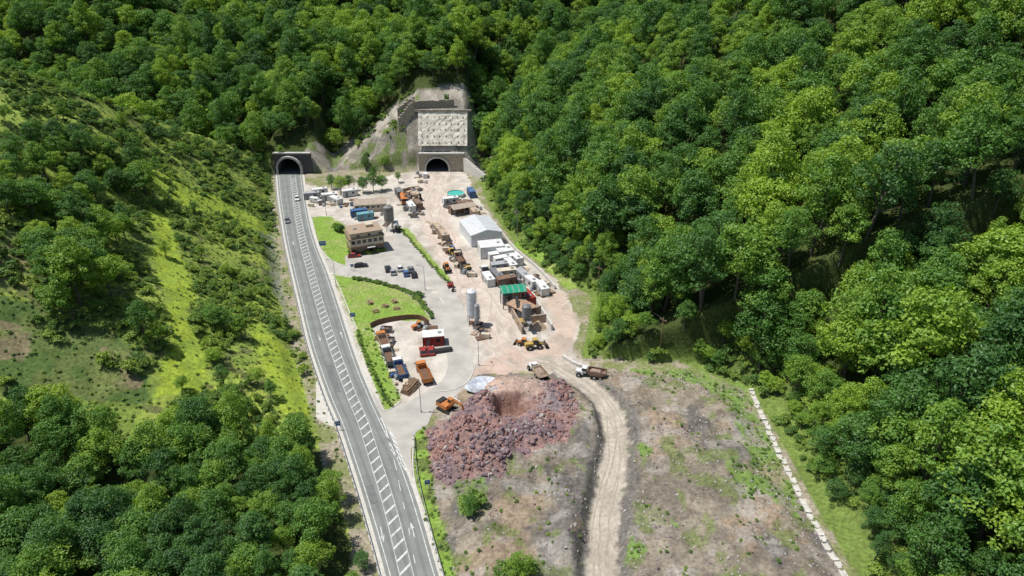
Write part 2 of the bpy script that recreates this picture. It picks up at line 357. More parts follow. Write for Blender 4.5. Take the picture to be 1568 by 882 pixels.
mixc(inpoly(jx,jy,YARD)*.5*ss(fbm(x/3,y/6,1,4),.56,.68),(.30,.26,.22),al=1)
tip=inpoly(jx,jy,TIP)
mixc(tip,(.285,.245,.19),(.185,.16,.125),ss(n1*.45+n2*.55,.38,.62),.15)
mixc((tip*.75)*ss(fbm(x/5,y/11,3,4),.55,.63),(.115,.11,.105))
mixc((tip*.6)*ss(fbm(x/8,y/8,5,4),.56,.66),(.30,.22,.15))
mixc((tip*.5)*ss(fbm(x/7,y/5,7,4),.56,.66),(.37,.345,.31))
mixc((tip*.75)*ss(fbm(x/4,y/4,1,4)+.05*(x>30),.61,.70),(.15,.19,.06))
mixc(inpoly(jx,jy,PILE),(.30,.19,.165),(.22,.155,.16),ss(n2,.4,.6))
mixc(.8*(1-ss(np.hypot(x-W(855,628)[0],y-W(855,628)[1])+(n3-.5)*3,3,5.5)),(.24,.205,.21))
c0=W(780,598);mixc(1-ss(np.hypot((x-c0[0])*.8,(y-c0[1]))+(n3-.5)*3,3,9),(.44,.32,.255),al=.3)
c0=W(786,630);mixc(1-ss(np.hypot(x-c0[0],(y-c0[1]))+(n3-.5)*3,3,6),(.29,.175,.14))
for g in GT: mixc(inpoly(jx,jy,g)*(.25+.7*ss(n2,.42,.55)),(.16,.25,.06))
dt=dline(x,y,TRACK);mixc(1-ss(dt+(n3-.5)*2.0,1.9,3.4),(.44,.39,.325),(.36,.32,.26),ss(n2,.35,.65),.7)
mixc(((ss(dt+(n3-.5)*1.5,2.5,3.0)-ss(dt+(n2-.5)*3,3.9,5.2)))*tip*.9,(.15,.14,.125))
for g in (G1,G2,G3,G4,G5,G7): mixc(inpoly(x+(n2-.5)*.8,y+(n3-.5)*.8,g),(.20,.31,.055),(.26,.31,.095),ss(n1*.5+n2*.5,.45,.65))
mixc(inpoly(jx,jy,G5)&(n2>.52),(.13,.17,.05))
nx,ny=len(gx),len(gy)
F_=[]
ii=np.arange(nx-1)
for j in range(ny-1):
    a=j*nx+ii
    zc=(Z[j,:-1]+Z[j+1,:-1]+Z[j,1:]+Z[j+1,1:])/4;xc=(gx[:-1]+gx[1:])/2;yc=(gy[j]+gy[j+1])/2
    dele=((np.abs(xc-PX)<5.9)&(yc>PY-.3)&(yc<PY+2.6)&(zc<8))|((np.abs(xc-LX)<6.2)&(yc>LY-.3)&(yc<LY+2.6)&(zc<8.4))
    a=a[~dele];F_.append(np.stack([a,a+1,a+1+nx,a+nx],1))
F_=np.vstack(F_)
me=bpy.data.meshes.new("ground");me.vertices.add(len(x));me.vertices.foreach_set("co",np.stack([x,y,z],1).ravel())
me.loops.add(F_.size);me.loops.foreach_set("vertex_index",F_.ravel());me.polygons.add(len(F_))
me.polygons.foreach_set("loop_start",np.arange(0,F_.size,4));me.polygons.foreach_set("loop_total",np.full(len(F_),4))
me.update(calc_edges=True);me.polygons.foreach_set("use_smooth",np.ones(len(F_),bool))
ca=me.color_attributes.new("Col",'FLOAT_COLOR','POINT');ca.data.foreach_set("color",np.hstack([col,np.ones((len(x),1))]).ravel())
aa=me.attributes.new("trodden",'FLOAT','POINT');aa.data.foreach_set("value",AL)
g=bpy.data.objects.new("ground",me);sc.collection.objects.link(g)
m=bpy.data.materials.new("ground_soil_and_grass");m.use_nodes=True;nt=m.node_tree;N=nt.nodes;L=nt.links;b=N["Principled BSDF"];b.inputs["Roughness"].default_value=.95;b.inputs["Specular IOR Level"].default_value=.1
at=N.new("ShaderNodeVertexColor");at.layer_name="Col";tc=N.new("ShaderNodeTexCoord");tr_=N.new("ShaderNodeAttribute");tr_.attribute_name="trodden"
def noise(s,d=6):
    n=N.new("ShaderNodeTexNoise");n.inputs["Scale"].default_value=s;n.inputs["Detail"].default_value=d;n.inputs["Roughness"].default_value=.68;L.new(tc.outputs["Object"],n.inputs["Vector"]);return n
na_,nb_=noise(1.3,9),noise(.22,5)
def rng_(n,lo,hi):
    q=N.new("ShaderNodeMapRange");q.inputs[1].default_value=.3;q.inputs[2].default_value=.7;q.inputs[3].default_value=lo;q.inputs[4].default_value=hi;L.new(n.outputs["Fac"],q.inputs[0]);return q
qa,qb,qc=rng_(na_,.50,1.46),rng_(nb_,.84,1.16),rng_(na_,.86,1.14)
mf=N.new("ShaderNodeMix");mf.data_type='FLOAT';L.new(tr_.outputs["Fac"],mf.inputs[0]);L.new(qa.outputs[0],mf.inputs[2]);L.new(qc.outputs[0],mf.inputs[3])
mu=N.new("ShaderNodeMath");mu.operation='MULTIPLY';L.new(mf.outputs[0],mu.inputs[0]);L.new(qb.outputs[0],mu.inputs[1])
vm=N.new("ShaderNodeVectorMath");vm.operation='SCALE';L.new(at.outputs[0],vm.inputs[0]);L.new(mu.outputs[0],vm.inputs["Scale"]);L.new(vm.outputs[0],b.inputs["Base Color"])
bs=N.new("ShaderNodeMath");bs.operation='MULTIPLY_ADD';bs.inputs[1].default_value=-.72;bs.inputs[2].default_value=.85;L.new(tr_.outputs["Fac"],bs.inputs[0])
bp=N.new("ShaderNodeBump");bp.inputs["Distance"].default_value=.35;L.new(bs.outputs[0],bp.inputs["Strength"]);L.new(na_.outputs["Fac"],bp.inputs["Height"]);L.new(bp.outputs[0],b.inputs["Normal"])
me.materials.append(m)
# ---------------------------------------------------------------- forests
def hexgrid(x0,x1,y0,y1,s,j):
    P=[]
    yy=y0;k=0
    while yy<y1:
        xx=np.arange(x0+(k%2)*s/2,x1,s);P.append(np.stack([xx+rng.uniform(-j,j,len(xx)),yy+rng.uniform(-j,j,len(xx))],1));yy+=s*.87;k+=1
    return np.vstack(P)
P=hexgrid(-330,330,35,520,7.1,2.9);px,py=P[:,0],P[:,1]
k=np.abs(px)<.85*py+55;px,py=px[k],py[k]
xb=np.interp(py,xb_y,xb_x);xr=np.interp(py,xr_y,xr_x);h=H(px,py)
sgn=crest(px,py)
right=(px>xb+4.5)&(py<340)
left=(px<xr-6)&(~openleft(px,py))&(py>112)&(py<300)&~((sgn>-6)&(sgn<10)&(h>4))
back=(py>=300)&(h>3)&~((px>-94)&(px<-6)&((px+94)*.64>(py-303)*.75)&(py<330))&~((np.abs(px-LX)<13)&(py<308))&~((sgn>-8)&(sgn<10)&(h>14)&(py<312))
back&=~((px>-60)&(px<-8)&(py<322))
k=(right|left|back)&(rng.random(len(px))>.03)
px,py,h=px[k],py[k],h[k];n=len(px)
s=(.66+.66*rng.random(n)**1.2)*(.84+.34*fbm(px/40,py/40,2,2))
edge=(px-np.interp(py,xb_y,xb_x));s=np.where((edge>0)&(edge<12)&(py<300),s*.78,s)
scatter("beech_forest",np.stack([px,py,h],1),upright(n,.07),np.stack([s,s,s*rng.uniform(.85,1.2,n)],1),rng.integers(0,7,n),CT)
P=hexgrid(-60,110,50,300,3.9,1.5);px,py=P[:,0],P[:,1];xb=np.interp(py,xb_y,xb_x);e=px-xb
k=(e>3.0)&(e<26)&(fbm(px/8,py/8,6,2)>.33);px,py,e=px[k],py[k],e[k];n=len(px);s=rng.uniform(.28,.5,n)*(.8+.02*e)
scatter("forest_edge_saplings",np.stack([px,py,H(px,py)],1),upright(n,.07),np.stack([s,s,s*rng.uniform(.8,1.1,n)],1),rng.integers(0,7,n),CT)
P=hexgrid(-150,0,30,128,4.3,1.7);px,py=P[:,0],P[:,1];xr=np.interp(py,xr_y,xr_x)
k=(px<xr-3.2)&(~inpoly(px,py,OPENL))&(py<122)&(fbm(px/7,py/7,3,2)>.28);px,py,xr=px[k],py[k],xr[k];n=len(px)
s=rng.uniform(.36,.74,n)*np.clip(.55+(xr-px-3)/22,.55,1)
scatter("young_woodland",np.stack([px,py,H(px,py)],1),upright(n),np.stack([s,s,s*rng.uniform(.8,1.15,n)],1),rng.integers(0,7,n),CT)
P=hexgrid(-220,-50,110,300,5.8,2);px,py=P[:,0],P[:,1];k=inpoly(px,py,TL2)&(fbm(px/9,py/9,4,2)>.42);px,py=px[k],py[k]
ex=[(125,470,1.),(150,440,.8),(95,455,.8),(222,525,.6),(245,530,.4),(345,510,.5),(372,520,.42),(330,500,.45),(305,232,.45),(275,222,.5),(225,300,.4),(160,385,.8),(30,300,.7),(10,190,.4),(60,170,.35),(360,620,.4),(300,330,.3),(255,395,.3),(400,255,.4),(365,250,.4),(385,258,.35),(430,235,.3),(150,190,.35),(350,425,.3),(310,400,.3),(210,235,.45),(190,225,.4),(170,245,.5),(110,225,.45),(60,225,.5),(130,330,.5),(280,600,.3),(395,590,.3),(380,640,.35),(250,225,.5),(285,240,.45),(230,215,.4),(100,190,.4),(190,200,.4),(320,250,.4),(345,270,.35),(240,270,.4),(330,560,.35),(345,600,.4),(310,640,.4),(415,610,.3)]
E=[R(a,b_)[:2] for a,b_,_ in ex];px=np.concatenate([px,[e[0] for e in E]]);py=np.concatenate([py,[e[1] for e in E]])
s=np.concatenate([rng.uniform(.4,.76,len(px)-len(ex)),[e[2] for e in ex]]);n=len(px)
scatter("hillside_trees",np.stack([px,py,H(px,py)],1),upright(n),np.stack([s,s,s*.9],1),rng.integers(0,7,n),CT)
# shrubs
P=hexgrid(-240,-45,85,315,1.8,.9);px,py=P[:,0],P[:,1];xr=np.interp(py,xr_y,xr_x)
d=fbm(px/8,py/8,1,3)
k=openleft(px,py)&(px<xr-3)&~inpoly(px,py,STREAK)&~inpoly(px,py,STREAK2)&(d>.44+.10*inpoly(px,py,CUT)+.03*(py<150)+.10*inpoly(px,py,BRACK)+.09*inpoly(px,py,RIDGE))&(~inpoly(px,py,STREAK3)|(d>.6))
px,py,d=px[k],py[k],d[k]
P=hexgrid(-95,110,70,330,1.9,.8);qx,qy=P[:,0],P[:,1];xb=np.interp(qy,xb_y,xb_x)
k=(qx>xb+1.6)&(qx<xb+16)&(fbm(qx/5,qy/5,2,2)>.36);qx,qy=qx[k],qy[k]
P=hexgrid(-88,-10,304,330,2.0,1);wx,wy=P[:,0],P[:,1];k=(fbm(wx/6,wy/6,5,2)>.66)&~((np.abs(wx-PX+2)<13)&(wy<316));wx,wy=wx[k],wy[k]
gs=[R(a,b_)[:2] for a,b_ in [(722,768),(712,775),(735,775),(726,785),(790,878),(810,882),(770,885),(517,352),(522,356),(640,455)]]
px=np.concatenate([px,qx,wx,[a for a,b_ in gs]]);py=np.concatenate([py,qy,wy,[b_ for a,b_ in gs]]);n=len(px)
s=rng.uniform(.5,1.45,n)**1.6; s[-10:]=1.9
scatter("hillside_shrubs",np.stack([px,py,H(px,py)-.1],1),upright(n,.15),np.stack([s,s,s*rng.uniform(.7,1.3,n)],1),rng.integers(0,4,n),CS)
P=hexgrid(-190,-20,72,304,1.25,.6);px,py=P[:,0],P[:,1];xr=np.interp(py,xr_y,xr_x)
k=openleft(px,py)&(px<xr-2)&(rng.random(len(px))<.5*(1-.5*(inpoly(px,py,STREAK)|inpoly(px,py,STREAK2))));px,py=px[k],py[k]
P=hexgrid(-30,70,70,150,1.0,.5);qx,qy=P[:,0],P[:,1];k=inpoly(qx,qy,TIP)&(dline(qx,qy,TRACK)>3)&~inpoly(qx,qy,PILE);ing=np.zeros(len(qx),bool)
for g_ in GT: ing|=inpoly(qx,qy,g_)
k&=(rng.random(len(qx))<np.where(ing,.4,.07*(fbm(qx/6,qy/6,1,2)>.5)+.008));qx,qy=qx[k],qy[k]
P=hexgrid(-60,10,70,170,.9,.4);wx,wy=P[:,0],P[:,1];k=(inpoly(wx,wy,G5)|inpoly(wx,wy,G3))&(rng.random(len(wx))<.35);wx,wy=wx[k],wy[k]
px=np.concatenate([px,qx,wx]);py=np.concatenate([py,qy,wy]);n=len(px);s=rng.uniform(.18,.5,n)
scatter("grass_tufts",np.stack([px,py,H(px,py)-.04],1),upright(n,.15),np.stack([s,s,s*.8],1),rng.integers(0,4,n),CS)
# ---------------------------------------------------------------- rocks
def inside(poly,n):
    xs=[p[0] for p in poly];ys=[p[1] for p in poly];q=rng.uniform([min(xs),min(ys)],[max(xs),max(ys)],(n,2));return q[inpoly(q[:,0],q[:,1],poly)]
q=inside(PILE,18000);c=W(782,598);c2=W(786,630);dd=np.minimum(np.hypot((q[:,0]-c[0])*.8,q[:,1]-c[1])-5.5,np.hypot(q[:,0]-c2[0],q[:,1]-c2[1])-4.6)
de=dline(q[:,0],q[:,1],PILE,True)
q=q[(rng.random(len(q))<ss(dd,-.5,3)*(.12+.88*ss(fbm(q[:,0]/3.5,q[:,1]/3.5,6,3),.36,.52)))&((de>1.5)|(rng.random(len(q))<.4))]
n=len(q);s=.08+.66*rng.random(n)**4.5;cl=fbm(q[:,0]/5,q[:,1]/5,3,3);ty=np.where(cl+rng.normal(0,.05,n)>.52,1,0);ty=np.where(rng.random(n)<.09,2,ty)
scatter("spoil_rock_pile",np.stack([q[:,0],q[:,1],H(q[:,0],q[:,1])+s*.1],1),rng.uniform(0,6.28,(n,3)),np.stack([s,s,s],1),ty*3+rng.integers(0,3,n),CR)
q=inside(TIP,12000);dt=dline(q[:,0],q[:,1],TRACK);q=q[(dt>2.6)&(rng.random(len(q))<.2+.8*ss(fbm(q[:,0]/6,q[:,1]/6,7,3),.42,.56))];n=len(q);s=.05+.32*rng.random(n)**4
scatter("tip_gravel",np.stack([q[:,0],q[:,1],H(q[:,0],q[:,1])],1),rng.uniform(0,6.28,(n,3)),np.stack([s,s,s],1),rng.choice([0,3,6,7,8,8,6],n),CR)
# ---------------------------------------------------------------- ribbons
def resamp(P,st):
    P=np.array(P,float);n=len(P);out=[]
    for i in range(n-1):
        p0=P[max(i-1,0)];p1=P[i];p2=P[i+1];p3=P[min(i+2,n-1)]
        k=max(2,int(np.linalg.norm(p2-p1)/st))
        for j in range(k):
            t=j/k;out.append(.5*((2*p1)+(-p0+p2)*t+(2*p0-5*p1+4*p2-p3)*t*t+(-p0+3*p1-3*p2+p3)*t**3))
    out.append(P[-1]);return np.array(out)
def normals(P):
    d=np.gradient(P,axis=0);d/=np.linalg.norm(d,axis=1,keepdims=True)+1e-9;return np.stack([d[:,1],-d[:,0]],1),d
def ribbon(name,P,a,b_,z,m,z2=None,st=2,drape=False,skirt=0,wob=0,seed=3):
    P=resamp(P,st);n,_=normals(P)
    if wob: P=P+n*((fbm(P[:,0]/9+seed*7,P[:,1]/9,3,2)-.5)*wob)[:,None]
    A=P+n*a;C=P+n*b_;o=B()
    for i in range(len(P)-1):
        def q(p): return (p[0],p[1],z+(H1(*p) if drape else 0))
        o.poly([q(A[i]),q(C[i]),q(C[i+1]),q(A[i+1])][::-1],m)
        if skirt:
            for S,sg in ((A,1),(C,-1)):
                f=[q(S[i]),q(S[i+1]),(S[i+1][0],S[i+1][1],q(S[i+1])[2]-skirt),(S[i][0],S[i][1],q(S[i])[2]-skirt)];o.poly(f,m)
    return o.obj(name)
ASPH=mat("aged_asphalt",(.205,.215,.20),.9,.14,.3,bump=.1)
ASPH2=mat("dusty_asphalt",(.40,.38,.34),.9,.16,.25)
PAINT=mat("road_paint",(.50,.51,.48),.75,.28,1.6,col2=(.70,.70,.67))
CONC=mat("concrete",(.50,.48,.43),.9,.15,1.2,bump=.3)
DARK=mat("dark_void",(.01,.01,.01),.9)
def sub(P,n):
    P=resamp(P,1.0);s=np.concatenate([[0],np.cumsum(np.linalg.norm(np.diff(P,axis=0),axis=1))]);t=np.linspace(0,s[-1],n);return np.stack([np.interp(t,s,P[:,0]),np.interp(t,s,P[:,1])],1)
o=B();Ls,Rs=sub(RL,160),sub(RR,160)
for i in range(159): o.poly([(*Ls[i],.05),(*Ls[i+1],.05),(*Rs[i+1],.05),(*Rs[i],.05)],ASPH)
o.obj("highway_road")
WPTH=mat("worn_wheel_path",(.17,.18,.17),.85,.12,.3);REP=mat("asphalt_repair",(.15,.155,.15),.85,.15,.6)
for off in (2.0,3.7): ribbon("wheel_path",RL[:24],-off-.3,-off+.3,.054,WPTH)
for off in (2.0,3.6): ribbon("wheel_path",RR[:24],off-.3,off+.3,.054,WPTH)
ribbon("concrete_gutter",RL,0.0,1.1,.045,CONC)
ribbon("roadside_verge_strip",RR[:20],-.9,0,.034,CONC)
TRK=mat("compacted_dirt_track",(.43,.36,.30),.95,.12,.4);TRK2=mat("pale_dust_track",(.50,.45,.385),.95,.1,.4);TRK3=mat("tip_track_rut",(.345,.305,.25),.95,.2,.8)
for k_,(a_,mm) in enumerate(((-3.4,TRK),(-1.6,TRK2),(-.6,TRK),(.9,TRK),(2.8,TRK2),(3.9,TRK))): ribbon("tyre_track",HAUL,a_-.2,a_+.2,.010+.003*k_,mm,wob=6,seed=k_)
for k_,a_ in enumerate((-1.3,-.6,.8,1.5)): ribbon("tyre_track",TRACK,a_-.14,a_+.14,.03+.004*k_,TRK3,drape=True,wob=1.8,st=.8,seed=a_)
o=B()
def line(o,P,off,w,z=.07,dash=None):
    P=resamp(P,1.5);n,_=normals(P);s=0
    for i in range(len(P)-1):
        s+=np.linalg.norm(P[i+1]-P[i])
        if dash and (s%(dash[0]+dash[1]))>dash[0]: continue
        a=P[i]+n[i]*(off-w/2);b_=P[i]+n[i]*(off+w/2);c=P[i+1]+n[i+1]*(off+w/2);d=P[i+1]+n[i+1]*(off-w/2)
        o.poly([(*a,z),(*d,z),(*c,z),(*b_,z)],PAINT)
line(o,RL,-.7,.16);line(o,RR,.7,.16)
BW=1.1
line(o,RB,-BW,.11);line(o,RB,BW,.11)
Pb=sub(RB,2000);sb=np.concatenate([[0],np.cumsum(np.linalg.norm(np.diff(Pb,axis=0),axis=1))]);nb,db_=normals(Pb)
s_=12
while s_<sb[-1]-10:
    i=int(np.searchsorted(sb,s_));p=Pb[i];nv=nb[i];dv=db_[i]
    a=p-nv*(BW-.1)-dv*.8;c=p+nv*(BW-.1)+dv*.8
    o.poly([(*(a-dv*.26),.072),(*(a+dv*.26),.072),(*(c+dv*.26),.072),(*(c-dv*.26),.072)],PAINT);s_+=2.9
def arrow(o,u,v,sgn):
    p=np.array(W(u,v));i=np.argmin(np.linalg.norm(Pb-p,axis=1));d=db_[i]*sgn;n=nb[i]
    q=lambda a,b_:(*(p+d*a+n*b_),.074)
    o.poly([q(-1.8,-.08),q(-1.8,.08),q(.6,.08),q(.6,-.08)],PAINT);o.poly([q(.4,-.35),q(.4,.35),q(2.0,0)],PAINT)
for a in [(489,517,1),(523,513,-1),(585,818,1),(632,812,-1),(449,372,1)]: arrow(o,*a)
line(o,WP([(598,683),(607,720),(615,760),(624,800),(633,850),(640,882)]),0,.14,dash=(2,4))
line(o,WP([(583,640),(590,655),(600,690),(608,700)]),0,.25)
for k in range(6):
    a=W(598+k*3.2,660+k*9);b_=W(606+k*3.5,672+k*9.5)
    o.poly([(a[0],a[1],.075),(a[0]-.15,a[1]-.6,.075),(b_[0]-.15,b_[1]-.6,.075),(b_[0],b_[1],.075)],PAINT)
o.obj("road_markings")
def patch(name,l,z,m):
    o=B();P=WP(l);o.poly([(a,b_,z) for a,b_ in P][::-1],m);return o.obj(name)
patch("junction_pavement",[(566,592),(578,628),(598,682),(622,712),(632,735),(629,690),(637,662),(655,650),(668,618),(640,612),(612,622),(590,632)],.039,ASPH2)
patch("asphalt_repair",[(499,560),(508,558),(522,600),(513,602)],.060,REP);patch("asphalt_repair",[(560,745),(572,742),(580,770),(568,773)],.060,REP)
ribbon("access_road",WP([(490,400),(515,411),(560,419),(605,432),(645,450),(672,480),(692,515),(705,550),(700,580),(680,600),(650,618),(625,640),(608,660)]),-3.2,3.2,.030,ASPH2)
ribbon("site_lane",WP([(600,345),(625,378),(655,412),(682,445),(700,480),(708,520)]),-2.3,2.3,.024,ASPH2)
patch("car_park_pavement",[(528,392),(590,372),(612,372),(640,402),(660,436),(640,444),(590,428),(530,412)],.018,ASPH2)
patch("lay_by_pavement",[(484,585),(497,590),(525,655),(517,655),(500,650),(484,640)],.041,CONC)
for P in [[(511,421),(560,430),(605,440),(634,453),(660,482)],[(477,334),(488,374),(502,394),(522,407),(541,404)],[(511,421),(522,445),(536,480),(548,508),(556,548),(575,596),(590,630),(615,613)],[(658,600),(690,598),(716,585),(728,560)],[(634,664),(633,725),(652,800),(679,900)]]:
    ribbon("kerb",WP(P),-.13,.13,.14,CONC,st=2,skirt=.14)
o=B();Pc=sub([W(*p) for p in [(1150,598),(1168,640),(1190,690),(1215,740),(1240,790),(1268,840),(1300,895),(1330,945)]],34)
WCON=mat("pale_concrete",(.55,.53,.49),.85,.12,1)
for i in range(33):
    d=Pc[i+1]-Pc[i];a=math.atan2(d[1],d[0])+rng.normal(0,.07);c=(Pc[i]+Pc[i+1])/2+rng.normal(0,.15,2);zz=H1(*c)+.1
    for sd in (-.45,.45): o.box(c[0]-math.sin(a)*sd,c[1]+math.cos(a)*sd,zz+.02,np.linalg.norm(d)*(.85 if i%3 else .5),.16,.4,WCON,rz=a)
    o.box(c[0],c[1],zz-.1,np.linalg.norm(d)*.8,.75,.2,CONC,rz=a)
    if i%3==0: o.box(Pc[i][0],Pc[i][1],zz+.1,.5,1.1,.4,WCON,rz=a)
o.obj("drainage_channel")
def wall(name,l,hh,th,m,px_=True):
    o=B();P=sub(WP(l),max(6,len(l)*4))
    for i in range(len(P)-1):
        d=P[i+1]-P[i];a=math.atan2(d[1],d[0]);c=(P[i]+P[i+1])/2;o.box(c[0],c[1],H1(*c)+hh/2-.1,np.linalg.norm(d)*.985,th,hh+(.05 if i%2 else 0),m,rz=a)
    return o.obj(name)
RUST=mat("rusty_steel",(.14,.08,.05),.8,.4,2)
wall("site_boundary_wall",[(762,352),(790,385),(825,415),(850,443)],1.4,.35,WCON)
wall("steel_sheet_fence",[(568,502),(578,497),(600,492),(625,489),(645,490),(657,498)],1.6,.2,RUST)
wall("channel_wall",[(862,548),(882,560),(905,567),(925,575)],1.0,.6,WCON)
def rail(name,P,off,m):
    o=B();P=resamp(P,2.0);n,_=normals(P);P=P+n*off
    for i in range(len(P)-1):
        if P[i][1]<66: break
        d=P[i+1]-P[i];a=math.atan2(d[1],d[0]);c=(P[i]+P[i+1])/2
        o.box(c[0],c[1],.68,np.linalg.norm(d)*1.0,.06,.32,m,rz=a)
        o.box(P[i][0]+n[i][0]*.1,P[i][1]+n[i][1]*.1,.4,.12,.12,.85,m,rz=a)
    return o.obj(name)
GALV=mat("galvanised_steel",(.42,.43,.43),.45,.1,4,metal=.5)
rail("guard_rail",RL,1.0,GALV);rail("guard_rail",[W(*p) for p in [(630,670),(634,725),(651,800),(678,900)]],-.6,GALV)
# ---------------------------------------------------------------- tunnels
STONE=mat("stone_masonry",(.36,.31,.25),.95,.35,1.3,bump=.6);PCON=mat("portal_concrete",(.46,.45,.42),.9,.2,.6,bump=.2);DCON=mat("dark_concrete",(.085,.085,.09),.9,.3,.5)  # DCON: near-black tone for the road portal face and both tunnel linings
def portal(name,cx,cy,hw,zs,Wl,Wr,top,face,ring,ringt,proj,depth=30):
    o=B();n=20;A=[(hw,0)]+[(hw*math.cos(t),zs+hw*math.sin(t)*.95) for t in np.linspace(0,math.pi,n)]+[(-hw,0)]
    def outer(p):
        x,z=p
        if z<=0: return (Wr if x>0 else -Wl,0)
        ang=math.atan2(z,x); t=[]
        ux,uz=math.cos(ang),math.sin(ang)
        if ux>1e-6:t.append(Wr/ux)
        if ux<-1e-6:t.append(-Wl/ux)
        if uz>1e-6:t.append(top/uz)
        k=min(t);return (ux*k,uz*k)
    for th_,yy in ((0,0),(1,1.2)):
        for i in range(len(A)-1):
            a,b_=A[i],A[i+1];c,d=outer(a),outer(b_)
            pts=[(a[0],yy,a[1]),(c[0],yy,c[1])]
            if abs(c[0]-d[0])>1e-3 and abs(c[1]-d[1])>1e-3: pts.append(((Wr if c[0]>0 and abs(c[0]-Wr)<1e-3 else -Wl),yy,top))
            pts+=[(d[0],yy,d[1]),(b_[0],yy,b_[1])];o.poly(pts,face)
    o.box((Wr-Wl)/2,.5,top+.2,Wl+Wr+.6,1.9,.5,PCON)
    o.box(-Wl-.15,.6,top/2,.3,1.25,top,face);o.box(Wr+.15,.6,top/2,.3,1.25,top,face)
    for i in range(len(A)-1):
        a,b_=A[i],A[i+1]
        def sc_(p,k):
            return (p[0]*(1+k/hw),zs+(p[1]-zs)*(1+k/hw) if p[1]>zs else p[1])
        a2,b2=sc_(a,ringt),sc_(b_,ringt);y0=-proj
        o.poly([(a[0],y0,a[1]),(a2[0],y0,a2[1]),(b2[0],y0,b2[1]),(b_[0],y0,b_[1])],ring)
        o.poly([(a2[0],y0,a2[1]),(a2[0],.0,a2[1]),(b2[0],.0,b2[1]),(b2[0],y0,b2[1])],ring)
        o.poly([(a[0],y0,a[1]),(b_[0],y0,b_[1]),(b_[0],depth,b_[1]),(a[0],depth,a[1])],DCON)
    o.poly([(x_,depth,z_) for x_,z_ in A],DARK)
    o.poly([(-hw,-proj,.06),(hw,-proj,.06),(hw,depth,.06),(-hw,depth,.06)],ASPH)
    return o.obj(name,(cx,cy,0))
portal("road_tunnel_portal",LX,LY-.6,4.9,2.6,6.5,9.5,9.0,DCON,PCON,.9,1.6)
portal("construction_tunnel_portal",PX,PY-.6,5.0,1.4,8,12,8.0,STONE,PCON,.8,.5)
o=B();SH=mat("sprayed_concrete",(.62,.57,.47),.9,.14,.35,bump=.4,col2=(.80,.76,.66))
x0,x1=-42.0,-20.0;yb,zb,yt,zt=PY+2.2,11.2,PY+9.0,24.8
nc,nr=30,20
G=[[(x0+(x1-x0)*i/nc,yb+(yt-yb)*j/nr-.7+.7*(fbm(i*.5,j*.5,2,3)-.5),zb+(zt-zb)*j/nr) for i in range(nc+1)] for j in range(nr+1)]
for j in range(nr):
    for i in range(nc): o.poly([G[j][i],G[j][i+1],G[j+1][i+1],G[j+1][i]],SH)
for j in range(5):
    for i in range(8):
        xx=x0+(x1-x0)*(i+.6+.3*(rng.random()-.5))/8.2;t=(j+.7)/5.4;yy=yb+(yt-yb)*t-.95;zz=zb+(zt-zb)*t;o.box(xx,yy,zz,.3,.3,.3,PCON)
        o.box(xx,yy-.2,zz-.7,.2,.12,rng.uniform(.5,1.6),mat("water_stain",(.40,.34,.25),.9))
for i in range(9):
    xx=x0+(x1-x0+1)*i/8-.5;o.box(xx,yt-.6,zt+.5,2.6,1,.7+.2*(i%2),STONE)
o.obj("sprayed_concrete_retaining_wall")
o=B()
for (ax,ay,bx,by,hh) in [(-51,PY+7,-43.5,PY+9,6),(-44,PY+11.5,-26,PY+12.5,3.5),(-52,PY+13,-44,PY+14,4)]:
    m_=8
    for i in range(m_):
        t=(i+.5)/m_;xx=ax+(bx-ax)*t;yy=ay+(by-ay)*t;zz=H1(xx,yy);o.box(xx,yy,zz+hh/2-.4,math.hypot(bx-ax,by-ay)/m_*.98,1.0,hh+.5*(i%2)+.3*rng.random(),STONE,rz=math.atan2(by-ay,bx-ax))
o.obj("stone_retaining_wall")
o=B()
for i in range(12):
    t=i/11;xx=PX+12.5+t*9;yy=PY-1-t*14;o.box(xx,yy,3.2*(1-t*.5),1.8,1.2,6.4*(1-t*.5),WCON,rz=-1.0)
o.obj("portal_wing_wall")
# ---------------------------------------------------------------- vehicles etc
GLASS=mat("dark_glass",(.02,.025,.03),.15,.1,spec=.6);TYRE=mat("rubber",(.02,.02,.02),.9);BLK=mat("black_plastic",(.03,.03,.03),.7)
def paint(c):
    D={'white':(.62,.62,.60),'silver':(.34,.35,.36),'black':(.03,.03,.035),'red':(.30,.04,.03),'blue':(.06,.13,.28),'orange':(.46,.17,.05),'yellow':(.42,.29,.08),'grey':(.17,.175,.18),'green':(.02,.30,.16),'tan':(.42,.33,.24),'cream':(.56,.49,.38),'brown':(.20,.13,.09),'cyan':(.14,.32,.38)}
    return mat("paint_"+c,D[c],.5,.22,1.2)
LAMP=mat("lamp_lens",(.7,.7,.65),.2);TAIL=mat("tail_lens",(.4,.02,.02),.3)
def at(u,v,u2,v2):
    a=R(u,v);b_=W(u2,v2,a[2]);c=W(u,v,a[2]);return (a[0],a[1],a[2]+.0),math.atan2(b_[1]-c[1],b_[0]-c[0])
def wheels(o,xs,w,r,t=.25):
    for x_ in xs:
        for s_ in (-1,1):
            o.cyl((x_,s_*w,r),(x_,s_*(w-t),r),r,r,TYRE,14);o.cyl((x_,s_*(w+.01),r),(x_,s_*(w-.02),r),r*.5,r*.5,GALV,8)
